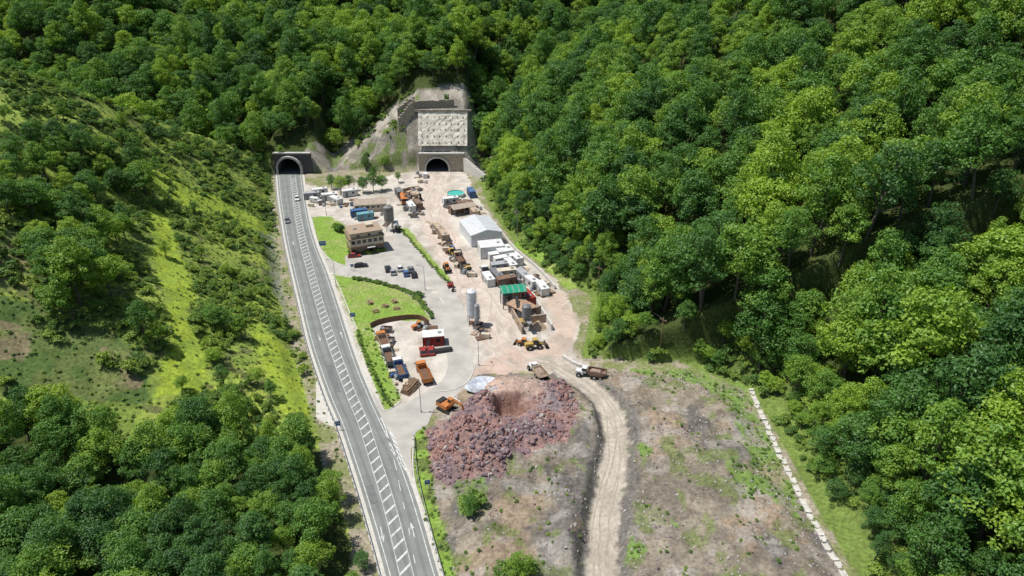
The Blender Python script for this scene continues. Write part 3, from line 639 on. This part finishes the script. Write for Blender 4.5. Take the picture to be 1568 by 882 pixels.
def car(c,u,v,u2,v2,van=False,z=.06):
    o=B();m=paint(c)
    if van:
        o.prof([(-2.5,.35),(2.4,.35),(2.5,.8),(2.2,1.15),(1.5,1.3),(.9,2.0),(-2.5,2.05)],-.95,.95,m)
        o.prof([(1.48,1.33),(.93,1.93),(.85,1.93),(1.4,1.33)],-.85,.85,GLASS)
        for s_ in(-1,1): o.box(.7,s_*.955,1.6,.9,.02,.5,GLASS)
        wheels(o,(1.6,-1.6),.98,.36)
    else:
        o.prof([(-2.1,.3),(2.1,.3),(2.18,.62),(1.95,.78),(.95,.9),(-1.75,.95),(-2.15,.85)],-.88,.88,m)
        i=len(o.v);o.prof([(1.05,.89),(.35,1.40),(-1.25,1.43),(-1.95,.94)],-.8,.8,GLASS)
        for j in (1,2,5,6): x_,y_,z_=o.v[i+j];o.v[i+j]=(x_,y_*.82,z_)
        o.box(-.45,0,1.445,1.5,1.26,.05,m,top=(.94,.94))
        for s_ in(-1,1):
            o.box(-.2,s_*.745,1.15,.09,.07,.5,m);o.box(.75,s_*.97,.95,.15,.18,.12,m)
            o.box(2.08,s_*.62,.66,.16,.34,.12,LAMP);o.box(-2.13,s_*.66,.76,.06,.3,.16,TAIL)
        wheels(o,(1.35,-1.3),.9,.33,.2)
    p,a=at(u,v,u2,v2);return o.obj("van" if van else "car",(p[0],p[1],p[2]+z),a,bevel=.05)
def tipper(c,cb,u,v,u2,v2,load=None,name="tipper_truck",z=.02):
    o=B();m=paint(c);mb=paint(cb)
    o.box(0,0,.95,8,.9,.3,BLK)
    o.prof([(2.4,.7),(4.1,.7),(4.15,1.7),(3.95,2.9),(2.4,2.95)],-1.2,1.2,m)
    o.prof([(4.16,1.75),(3.99,2.7),(3.93,2.7),(4.08,1.75)],-1.08,1.08,GLASS)
    for s_ in(-1,1): o.box(3.3,s_*1.21,2.2,.9,.02,.7,GLASS);o.box(4.0,s_*1.42,2.2,.1,.25,.5,BLK)
    o.box(4.15,0,.75,.25,2.3,.35,BLK)
    o.box(-1.1,0,1.2,6.3,2.4,.12,mb)
    for s_ in(-1,1):
        o.box(-1.1,s_*1.2,1.85,6.3,.08,1.3,mb)
        for k in range(6): o.box(-4+k*1.15,s_*1.27,1.85,.12,.08,1.3,mb)
    o.box(2.0,0,2.0,.1,2.4,1.6,mb);o.box(-4.25,0,1.8,.1,2.4,1.2,mb)
    o.box(-1.1,0,1.45,6.0,2.25,.5,load or RUST,top=(.9,.8))
    wheels(o,(3.2,-2.1,-3.4),1.22,.52,.35)
    p,a=at(u,v,u2,v2);return o.obj(name,(p[0],p[1],p[2]+z),a,bevel=.05,scale=.92)
def dumper(c,cb,u,v,u2,v2,sc_=.8):
    o=B();m=paint(c);mb=paint(cb)
    o.box(3.4,0,1.5,2.6,2.2,1.0,m,top=(.85,.9));o.box(1.9,0,2.3,1.4,1.6,1.6,m,top=(.85,.9));o.box(1.95,0,2.55,1.46,1.64,.8,GLASS,top=(.9,.95))
    o.box(1.9,0,3.15,1.5,1.7,.1,m);o.box(.3,0,1.1,3,.8,.5,BLK)
    o.prof([(1.0,2.9),(.6,1.7),(-.6,1.2),(-3.2,1.25),(-4.8,2.2),(-4.6,2.5),(-3.1,1.6),(-.6,1.5),(.3,1.9),(.7,2.9)],-1.2,1.2,mb)
    for s_ in(-1,1): o.prof([(1.0,2.9),(.6,1.7),(-.6,1.2),(-3.2,1.25),(-4.8,2.2),(-4.5,2.8)],s_*1.45,s_*1.35,mb)
    o.box(-1.6,0,2.2,4.2,2.4,1.1,mat("muck_load",(.33,.24,.19),.95,.3,2),top=(.6,.5))
    wheels(o,(3.4,-1.4,-3.2),1.5,.8,.55)
    p,a=at(u,v,u2,v2);return o.obj("articulated_dump_truck",(p[0],p[1],p[2]),a,bevel=.06,scale=sc_)
def excavator(c,u,v,u2,v2,sc_=1):
    o=B();m=paint(c)
    for s_ in(-1,1): o.prof([(-2.1,.25),(-1.7,0),(1.7,0),(2.1,.25),(2.1,.6),(1.7,.85),(-1.7,.85),(-2.1,.6)],s_*1.45,s_*.9,BLK)
    o.box(0,0,.8,1.6,1.8,.4,BLK);o.box(-.6,0,1.6,3.6,2.6,1.0,m,top=(.94,.95));o.box(-1.6,0,2.2,1.4,2.4,.35,BLK)
    o.box(.7,.8,2.4,1.5,1.0,1.5,GLASS,top=(.85,.9));o.box(.65,.8,3.2,1.45,1.0,.12,m)
    def beam(a,b_,w,h_):
        dx=b_[0]-a[0];dz=b_[1]-a[1];l=math.hypot(dx,dz);o.box((a[0]+b_[0])/2,-.1,(a[1]+b_[1])/2,l,w,h_,m,ry=-math.atan2(dz,dx))
    beam((1,1.8),(3.2,4.4),.45,.6);beam((3.1,4.4),(5.2,4.2),.42,.5);beam((5.3,4.4),(6.0,1.8),.35,.42)
    o.cyl((1.6,.2,1.9),(3.3,.2,3.9),.1,.08,GALV,6);o.cyl((3.2,-.1,4.9),(5.0,-.1,4.8),.1,.08,GALV,6)
    o.prof([(6.2,1.9),(5.6,1.9),(5.0,1.1),(5.2,.5),(5.9,.4),(6.1,.9)],-.7,.5,BLK)
    p,a=at(u,v,u2,v2);return o.obj("excavator",p,a,bevel=.04,scale=sc_)
def loader(c,u,v,u2,v2,name="wheel_loader",sc_=1):
    o=B();m=paint(c)
    o.box(-1.5,0,1.5,2.6,1.8,1.0,m,top=(.9,.85));o.box(.2,0,2.2,1.4,1.5,1.6,GLASS,top=(.85,.9));o.box(.2,0,3.05,1.5,1.55,.12,m);o.box(1.4,0,1.1,1.6,1.2,.6,m)
    for s_ in(-1,1): o.box(2.3,s_*.5,1.3,2.4,.2,.35,m,ry=.35)
    o.prof([(3.2,1.3),(3.0,.5),(3.3,.15),(4.3,.15),(3.5,.4),(3.5,1.35)],-1.4,1.4,BLK);wheels(o,(1.4,-1.5),1.25,.75,.5)
    p,a=at(u,v,u2,v2);return o.obj(name,p,a,bevel=.05,scale=sc_)
def mixer(c,u,v,u2,v2):
    o=B();m=paint(c);o.box(0,0,.95,7.6,.9,.3,BLK);o.prof([(2.2,.7),(3.8,.7),(3.85,1.7),(3.65,2.8),(2.2,2.85)],-1.2,1.2,m)
    o.prof([(3.86,1.75),(3.7,2.6),(3.64,2.6),(3.78,1.75)],-1.08,1.08,GLASS)
    o.cyl((1.8,0,2.0),(.4,0,2.2),.7,1.2,m,14);o.cyl((.4,0,2.2),(-1.6,0,2.5),1.2,1.15,m,14);o.cyl((-1.6,0,2.5),(-3.4,0,3.0),1.15,.5,m,14)
    o.box(-3.6,0,2.2,.6,.6,1.6,BLK);wheels(o,(3,-1.8,-3.0),1.22,.52,.35)
    p,a=at(u,v,u2,v2);return o.obj("concrete_mixer_truck",p,a,bevel=.03)
def container(c,u,v,u2,v2,l=6,w=2.4,h_=2.6,name="site_container",roof=None,win=True):
    o=B();m=paint(c);o.box(0,0,h_/2+.08,l,w,h_,m)
    for s_ in(-1,1):
        for k in range(int(l/.6)): o.box(-l/2+.3+k*.6,s_*(w/2+.03),h_/2,.22,.06,h_*.86,m)
        if win:
            o.box(l*.2,s_*(w/2+.07),h_*.62,.9,.05,.8,GLASS);o.box(-l*.25,s_*(w/2+.07),h_*.42,.85,.05,h_*.78,paint('grey'))
    o.box(0,0,h_+.13,l+.12,w+.12,.12,paint(roof) if roof else m)
    for sx in(-1,1):
        for sy in(-1,1): o.box(sx*(l/2),sy*(w/2),h_/2+.08,.16,.16,h_+.1,BLK if c!='white' else paint('silver'))
    o.box(l*.3,0,h_+.35,.9,.7,.35,GALV)
    p,a=at(u,v,u2,v2);return o.obj(name,p,a,bevel=.02)
car('white',455,306,457,320);car('grey',440,340,444,360)
for c,u,v in [('black',594,414),('silver',602,419),('white',612,413),('blue',622,421),('grey',629,415),('black',634,423)]: car(c,u,v,u-6,v-25)
car('black',553,409,575,407);car('red',543,394,565,392);car('red',648,541,645,520);car('red',660,540,657,520)
car('white',484,310,500,313,True);car('white',652,271,656,250,True)
tipper('orange','orange',650,578,641,560);tipper('white','blue',613,572,604,550,name="flatbed_truck");tipper('orange','tan',588,530,580,512);tipper('white','grey',596,552,588,535)
dumper('white','tan',823,574,812,562);dumper('white','brown',904,577,880,573);excavator('orange',684,628,705,640,.95)
loader('yellow',818,533,840,530,sc_=.9);loader('orange',803,530,790,527,sc_=.75);loader('orange',641,503,650,500,"telehandler",.7);loader('orange',684,413,690,425,"telehandler",.8)
loader('yellow',692,390,700,400,sc_=.8);loader('yellow',718,418,725,430,sc_=.8)
mixer('white',606,352,600,330);mixer('orange',618,310,625,325);mixer('tan',635,305,620,300);excavator('red',690,440,700,460,.6);tipper('white','grey',745,425,735,405);tipper('tan','brown',704,402,697,390)
CN=[('white',490,298,510,295),('white',505,306,525,304),('silver',478,304,490,303),('blue',550,331,575,328),('cyan',560,336,580,333),('white',515,312,530,318),('tan',672,356,684,368),('tan',680,366,690,380),
('white',762,398,775,396),('white',770,404,780,402),('silver',766,414,780,412),('white',790,402,802,412),('cream',776,424,792,422),('white',748,434,760,450),('white',812,437,824,445),('silver',800,428,812,438),('brown',775,436,790,433),('white',830,448,838,458),('blue',722,300,730,312),
('brown',700,326,720,322),('brown',712,318,730,316),('tan',726,330,738,342),('white',690,312,705,310),('white',630,322,640,335),('brown',640,318,650,330),('grey',612,300,622,312),('red',808,462,820,475),('white',782,412,790,420),('grey',760,428,768,436),('white',536,300,550,298)]
for c,*q in CN: container(c,*q)
container('red',664,525,690,523,l=5.5,w=3.6,h_=2.8,roof='white',name="site_office_cabin");container('white',752,390,772,388,l=8,w=6,h_=4,name="white_shed",win=False);container('white',772,395,785,393,l=5,w=5,h_=3.4,name="white_shed",win=False)
def gable(name,u,v,u2,v2,l,w,h_,rh,wm,rm,open_=False,ribs=True):
    o=B();a=l/2;b_=w/2
    if not open_:
        i=[(-b_,0),(b_,0),(b_,h_),(0,h_+rh),(-b_,h_)]
        for s_ in(-1,1): o.poly([(s_*a,y_,z_) for y_,z_ in i],wm);o.box(0,s_*b_*1,h_/2,l-.02,.1,h_,wm)
        o.box(a+.03,0,h_*.4,.08,w*.42,h_*.8,paint('silver'))
        for k in range(int(l/2)): o.box(-a+1+k*2,-b_-.08,h_*.66,.9,.06,.7,GLASS)
    else:
        for sx in(-1,0,1):
            for sy in(-1,1): o.box(sx*(a-.3),sy*(b_-.3),h_/2,.25,.25,h_,paint('grey'))
        o.box(-a*.5,b_*.4,h_*.3,l*.3,w*.3,h_*.6,paint('grey'))
    for s_ in(-1,1):
        o.poly([(-a-.3,s_*(b_+.3),h_-.1),(a+.3,s_*(b_+.3),h_-.1),(a+.3,0,h_+rh),(-a-.3,0,h_+rh)],rm)
        if ribs:
            for k in range(int(l/1.6)+1):
                x_=-a+k*1.6;o.poly([(x_,s_*(b_+.3),h_-.02),(x_+.18,s_*(b_+.3),h_-.02),(x_+.18,0,h_+rh+.08),(x_,0,h_+rh+.08)],paint('silver'))
    p,an=at(u,v,u2,v2);return o.obj(name,p,an)
WHT=mat("white_sheet_metal",(.62,.64,.66),.5,.08,.5);GRN=mat("green_sheet_roof",(.015,.27,.15),.5,.15,.8);TANR=mat("fibre_cement_roof",(.36,.29,.22),.8,.2,1)
gable("warehouse",736,364,720,344,15,11,4.6,1.4,WHT,WHT)
gable("crusher_shelter",785,468,805,466,6.8,4.5,5.6,.7,paint('grey'),GRN,True)
gable("open_shed",568,320,600,318,12,7,3.2,.5,paint('cream'),TANR)
gable("workshop_shelter",708,326,730,322,9,5,3,.5,paint('tan'),TANR,True)
gable("storage_shelter",800,482,815,490,7,5,3.2,.4,paint('brown'),mat("ochre_roof",(.40,.25,.15),.8),True)
o=B();PL=mat("cream_render",(.52,.45,.34),.85,.08,.8);BR=mat("brown_cladding",(.22,.15,.10),.8,.15,1)
o.box(0,0,1.5,11,8,3.0,BR);o.box(0,0,4.4,11.4,8.4,2.8,PL);o.box(0,0,6.6,10.6,7.6,1.6,PL)
o.box(0,0,5.86,11.9,8.9,.14,BR);o.box(0,0,7.55,11.2,8.2,.3,mat("gravel_roof",(.34,.26,.19),.95,.15,2));o.box(2,1,8.1,2.4,2.2,1.0,PL);o.box(-3,0,7.9,1,1,.5,GALV)
for s_ in(-1,1):
    for k in range(6):
        o.box(-4.6+k*1.84,s_*4.22,4.6,1.2,.08,1.2,GLASS);o.box(-4.6+k*1.84,s_*4.02,1.6,1.1,.08,1.3,GLASS);o.box(-4.6+k*1.84,s_*4.26,3.95,1.3,.12,.08,WCON)
        if k%2: o.box(-4.6+k*1.84,s_*3.82,6.6,1.0,.08,.7,GLASS)
    for k in range(4): o.box(s_*5.72,-2.8+k*1.87,4.6,.08,1.1,1.2,GLASS)
o.box(1,-4.2,1.1,1.6,.1,2.2,DARK);o.box(1,-4.8,2.6,2.6,1.6,.15,WCON)
p,a=at(560,381,585,377);o.obj("office_building",p,a)
def hedge(name,l,n_,s_,coll=CS):
    P=sub(WP(l),n_);P=P+rng.normal(0,.15,P.shape);scatter(name,np.stack([P[:,0],P[:,1],np.zeros(n_)],1),upright(n_),np.stack([np.full(n_,s_)]*3,1)*rng.uniform(.8,1.2,(n_,1)),rng.integers(0,4,n_),coll)
hedge("hedge",[(540,427),(570,432),(605,441),(632,452),(648,468),(662,488)],60,.8);hedge("hedge",[(536,386),(560,389),(590,384)],22,.8);hedge("roadside_shrubs",[(548,508),(560,545),(580,590),(598,622)],24,.7);hedge("verge_shrubs",[(612,350),(640,382),(665,412),(688,436)],30,.7)
def treeat(u,v,s_,k):
    p=R(u,v);o=bpy.data.objects.new("beech_tree",CT.objects[k].data);o.location=p;o.scale=(s_,)*3;o.rotation_euler=(0,0,u);sc.collection.objects.link(o)
for a in [(508,290,.42,0),(522,296,.5,2),(535,292,.42,4),(556,296,.5,6),(572,294,.55,0),(585,292,.45,2),(573,276,.4,4),(610,280,.3,1),(515,355,.22,4),(523,357,.22,6),(590,258,.4,2),(560,262,.45,1),(722,790,.28,4),(795,890,.4,0)]: treeat(*a)
def silo(name,u,v,r,hh,m,leg=2.5,n_=1):
    o=B()
    for k in range(n_):
        ox=k*(2*r+.4);o.cyl((ox,0,leg+1.5),(ox,0,leg+hh),r,r,m,20);o.cyl((ox,0,leg),(ox,0,leg+1.5),.3,r,m,20);o.cyl((ox,0,leg+hh),(ox,0,leg+hh+.6),r,.3,m,20)
        for t in range(4):
            a=math.pi/4+t*math.pi/2;o.cyl((ox+r*.9*math.cos(a),r*.9*math.sin(a),0),(ox+r*.9*math.cos(a),r*.9*math.sin(a),leg+1.8),.12,.12,GALV,6)
        for z_ in np.arange(leg+2,leg+hh,1.6): o.cyl((ox,0,z_),(ox,0,z_+.08),r+.04,r+.04,m,20)
        o.box(ox+r+.15,0,leg+hh/2,.08,.5,hh,GALV);o.cyl((ox-r,0,1),(ox-r,0,leg+hh+.4),.08,.08,GALV,6)
    p=R(u,v);return o.obj(name,p)
silo("cement_silo",723,498,1.25,8.5,WHT,2);silo("cement_silo",731,503,.7,5.5,paint('silver'),1.6);silo("aggregate_silo",597,353,1.7,6.5,mat("galvanised_dark",(.20,.20,.19),.6,.3,1),2.6,1);silo("batching_silo",806,505,1.2,4.8,paint('grey'),2.5,1);silo("batching_silo",790,470,1.1,3.0,paint('brown'),2,1)
o=B();BC=mat("brown_concrete",(.34,.26,.20),.9,.2,1)
P0=np.array(W(800,512));ex_=np.array(W(845,506))-P0;Lx=np.linalg.norm(ex_);an=math.atan2(ex_[1],ex_[0])
Ly=20
o.box(Lx/2,Ly,1.2,Lx,.4,2.4,BC);o.box(Lx,Ly/2,1.0,.4,Ly,2.0,WCON);o.box(0,Ly/2,1.2,.4,Ly,2.4,BC)
for k in range(1,4): o.box(Lx/2+1.6,k*Ly/4,1.2,Lx-3.4,.4,2.4,BC)
for k,c in enumerate([(.42,.31,.22),(.35,.27,.2),(.45,.36,.27),(.3,.2,.14)]):
    mm=mat("aggregate_%d"%k,c,.95,.15,2);o.cyl((Lx/2+1,(k+.5)*Ly/4,0),(Lx/2+1,(k+.5)*Ly/4,2.1),2.3,.2,mm,16)
o.box(2.0,3,3.2,1.2,7,.3,GALV,ry=0)
o.obj("aggregate_storage_bays",(*P0,0),an)
o=B();o.box(0,0,2.9,9,.9,.25,BLK,ry=-.45);o.box(2,0,1.6,.2,1,3.4,paint('grey'));o.box(-1.5,0,.9,.2,1,1.8,paint('grey'));o.box(-4,0,1.2,1.8,1.8,1.2,paint('yellow'),top=(1.3,1.3))
p,a=at(794,488,788,468);o.obj("conveyor",p,a)
o=B();TQ=mat("turquoise_water",(.03,.42,.36),.15,.1,.6,spec=.6);o.cyl((0,0,0),(0,0,1.3),3.7,3.7,CONC,32,False);o.cyl((0,0,1.0),(0,0,1.1),3.4,3.4,TQ,32);o.cyl((0,0,0),(0,0,1.3),3.45,3.45,CONC,32,False)
for k in range(32):
    a=2*math.pi*k/32;o.box(3.58*math.cos(a),3.58*math.sin(a),1.34,.22,.74,.08,WCON,rz=a)
o.obj("water_treatment_tank",R(698,300))
o=B();PLS=mat("plastic_sheet",(.50,.53,.58),.35,.25,1.2,bump=.5)
p=R(741,592);r_=np.random.default_rng(3)
rings=[[(rr*(1+.12*math.sin(3*t+rr))*math.cos(t)*1.2,rr*(1+.1*math.cos(2*t))*math.sin(t),zz+r_.uniform(-.12,.12)) for t in np.linspace(0,2*math.pi,25)[:-1]] for rr,zz in ((.8,.1),(1.6,.15),(2.4,.7),(3.0,1.0),(3.5,.2))]
for a_,b_ in zip(rings[:-1],rings[1:]):
    for i in range(24): o.poly([a_[i],b_[i],b_[(i+1)%24],a_[(i+1)%24]],PLS)
o.poly(rings[0],PLS);o.obj("lined_settling_pond",(p[0],p[1],H1(p[0],p[1])+.05))
def stack(name,u,v,u2,v2,n_,L_,r_,m,rows=3):
    o=B()
    for k in range(rows):
        for j in range(n_-k):o.cyl((-L_/2,(j-(n_-k)/2)*2*r_,r_+k*r_*1.75),(L_/2+random.uniform(-.3,.3),(j-(n_-k)/2)*2*r_,r_+k*r_*1.75),r_,r_,m,8)
    p,a=at(u,v,u2,v2);return o.obj(name,p,a)
WOOD=mat("timber",(.24,.16,.10),.9,.3,2)
stack("log_stack",629,592,640,580,6,3.5,.28,WOOD);stack("log_stack",624,600,636,590,5,3,.28,WOOD);stack("steel_rib_stack",677,538,690,536,7,5,.15,BLK);stack("pipe_stack",686,384,694,398,6,5,.2,RUST);stack("pipe_stack",700,394,708,408,6,5,.2,paint('tan'));stack("pipe_stack",630,300,642,298,6,6,.2,RUST);stack("pipe_stack",622,292,640,288,6,6,.2,RUST);stack("steel_rib_stack",585,518,592,535,6,5,.15,RUST);stack("pipe_stack",820,440,835,452,5,5,.18,paint('cream'))
def proto(name,f): o=B();f(o);o.obj(name,coll=CK)
proto("pallet_a",lambda o:(o.box(0,0,.1,1.2,1,.15,WOOD),o.box(0,0,.6,1.1,.9,.85,paint('white')),o.box(0,0,1.05,1.0,.8,.05,GALV)))
proto("pallet_b",lambda o:(o.box(0,0,.1,1.2,1,.15,WOOD),[o.box(0,-.3+.3*k,.35,1.1,.25,.35,WOOD) for k in range(3)]))
proto("drum_group",lambda o:[o.cyl((x_,y_,0),(x_,y_,.9),.3,.3,paint('blue'),10) for x_,y_ in((0,0),(.65,.1),(.2,.65))])
proto("ibc_tank",lambda o:(o.box(0,0,.1,1.2,1,.16,BLK),o.box(0,0,.7,1.1,.95,1.0,paint('silver')),o.cyl((0,0,1.2),(0,0,1.3),.2,.2,BLK,8)))
proto("planks",lambda o:[o.box(0,-.6+.3*k,.15+.05*(k%2),3,.26,.25,paint('tan')) for k in range(5)])
proto("skip_bin",lambda o:(o.box(0,0,.2,2,1.4,.3,RUST),[o.box(0,s_*.8,.75,2.6,.08,1.0,paint('grey')) for s_ in(-1,1)],[o.box(s_*1.3,0,.75,.08,1.6,1.0,paint('grey')) for s_ in(-1,1)],o.box(0,0,.7,2.3,1.4,.6,RUST,top=(.7,.7))))
proto("generator",lambda o:(o.box(0,0,.7,2.2,1.1,1.2,paint('cream')),o.box(.3,.57,.7,1,.04,.6,BLK),o.cyl((-.7,0,1.3),(-.7,0,1.7),.07,.07,BLK,6)))
proto("steel_mesh",lambda o:[o.box(0,0,.05+.06*k,3.5,2,.02,RUST) for k in range(4)]+[o.box(-1.5+k*.6,0,.3,.06,2,.05,RUST) for k in range(6)])
Q=[]
for poly,nq in [([(676,372),(690,372),(728,418),(722,430),(700,415)],50),([(752,400),(775,395),(800,405),(845,445),(835,455),(790,445),(755,430)],80),([(612,290),(645,285),(648,330),(630,335),(610,310)],40),([(470,296),(540,300),(545,320),(475,318)],26),([(690,300),(735,318),(742,332),(700,332),(682,318)],38),([(540,318),(595,315),(600,345),(545,340)],16),([(578,505),(592,505),(625,590),(610,600)],34),([(640,500),(660,500),(668,512),(640,515)],9),([(655,340),(662,340),(690,372),(680,376)],16),([(770,440),(800,470),(800,500),(775,470)],22),([(725,490),(745,500),(745,525),(728,515)],14),([(640,262),(655,275),(645,300),(632,285)],10)]:
    P=WP(poly);c_=0
    for t in range(2000):
        x_=random.uniform(min(p[0] for p in P),max(p[0] for p in P));y_=random.uniform(min(p[1] for p in P),max(p[1] for p in P))
        if inpoly(np.array([x_]),np.array([y_]),P)[0]: Q.append((x_,y_,.01));c_+=1
        if c_>=nq: break
n=len(Q);rt=np.zeros((n,3));rt[:,2]=rng.choice([0,.5,.9,1.57,2.2],n)+rng.normal(0,.15,n)
scatter("site_clutter",np.array(Q),rt,np.stack([rng.uniform(.7,1.1,n)]*3,1),rng.integers(0,8,n),CK)
for u,v in [(567,465),(575,478),(590,470),(604,463),(607,474)]:
    o=B();o.box(0,0,.75,1.9,.8,.07,WOOD);[o.box(0,s_*.75,.45,1.9,.28,.06,WOOD) for s_ in(-1,1)];[o.box(sx*.65,s_*.35,.38,.1,.1,.85,WOOD,rz=0,off=(0,-s_*.25)) for sx in(-1,1) for s_ in(-1,1)];[o.box(sx*.65,0,.42,.1,1.6,.08,WOOD) for sx in(-1,1)]
    o.obj("picnic_table",R(u,v),random.uniform(0,3))
def lamp(u,v,hh=9,an=0):
    o=B();o.cyl((0,0,0),(0,0,hh),.1,.06,GALV,8);o.cyl((0,0,hh),(1.6,0,hh+.3),.05,.04,GALV,6);o.box(1.8,0,hh+.3,.8,.28,.12,GALV);o.box(0,0,.3,.3,.3,.6,GALV);o.obj("street_lamp",R(u,v),an)
for a in [(733,560,9,2),(720,480,8,3),(515,440,9,3),(645,632,9,3),(500,330,8,3),(705,420,8,0),(651,445,8,3),(792,365,9,2)]: lamp(*a)
BLU=mat("sign_blue",(.03,.12,.42),.4)
def sign(u,v,w,hh,an=0):
    o=B();[o.cyl((s_*w*.35,0,0),(s_*w*.35,0,1.2+hh),.05,.05,GALV,6) for s_ in(-1,1)];o.box(0,-.08,1.5+hh/2,w,.06,hh,BLU);o.box(0,-.115,1.5+hh/2,w*.8,.02,hh*.12,WCON);o.box(0,-.118,1.5+hh*.75,w*.6,.02,hh*.12,WCON);o.obj("traffic_sign",R(u,v),an)
for a in [(495,382,2.2,1.6,.2),(541,492,1.4,1.2,.2),(540,415,1,1,.2),(655,750,1,1,.2),(519,660,1,1.2,.2)]: sign(*a)
pol=[]
for u,v in [(792,362),(915,455),(1010,540)]:
    p=R(u,v);o=B();o.cyl((0,0,-1),(0,0,10),.18,.12,WOOD,8);o.box(0,0,9.4,2,.12,.12,WOOD);[o.cyl((q_,0,9.4),(q_,0,9.75),.05,.04,WCON,6) for q_ in(-.9,0,.9)];o.obj("utility_pole",p,-.9);pol.append(p)
o=B()
for a_,b_ in zip(pol[:-1],pol[1:]):
    for q_ in(-.9,0,.9):
        pr=None
        for t in np.linspace(0,1,13):
            c_=np.array(a_)*(1-t)+np.array(b_)*t;c_=c_+np.array([q_*.62,-q_*.78,9.75-4*t*(1-t)*1.2])
            if pr is not None:o.cyl(pr,c_,.02,.02,BLK,4,False)
            pr=c_
o.obj("overhead_power_lines")
# ---------------------------------------------------------------- light
w=bpy.data.worlds.new("World");sc.world=w;w.use_nodes=True;nt=w.node_tree;bg=nt.nodes["Background"];sk=nt.nodes.new("ShaderNodeTexSky");sk.sky_type='NISHITA';sk.sun_disc=False
EL,AZ=67,-88
sk.sun_elevation=rad(EL);sk.sun_rotation=rad(AZ);nt.links.new(sk.outputs[0],bg.inputs[0]);bg.inputs[1].default_value=.10
sd=bpy.data.lights.new("sun",'SUN');sd.energy=5.0;sd.angle=rad(.5);sd.color=(1,.965,.91);so=bpy.data.objects.new("sun",sd);sc.collection.objects.link(so)
from mathutils import Vector
v=Vector((math.sin(rad(AZ))*math.cos(rad(EL)),math.cos(rad(AZ))*math.cos(rad(EL)),math.sin(rad(EL))));so.rotation_euler=v.to_track_quat('Z','Y').to_euler();so.location=(0,150,200)
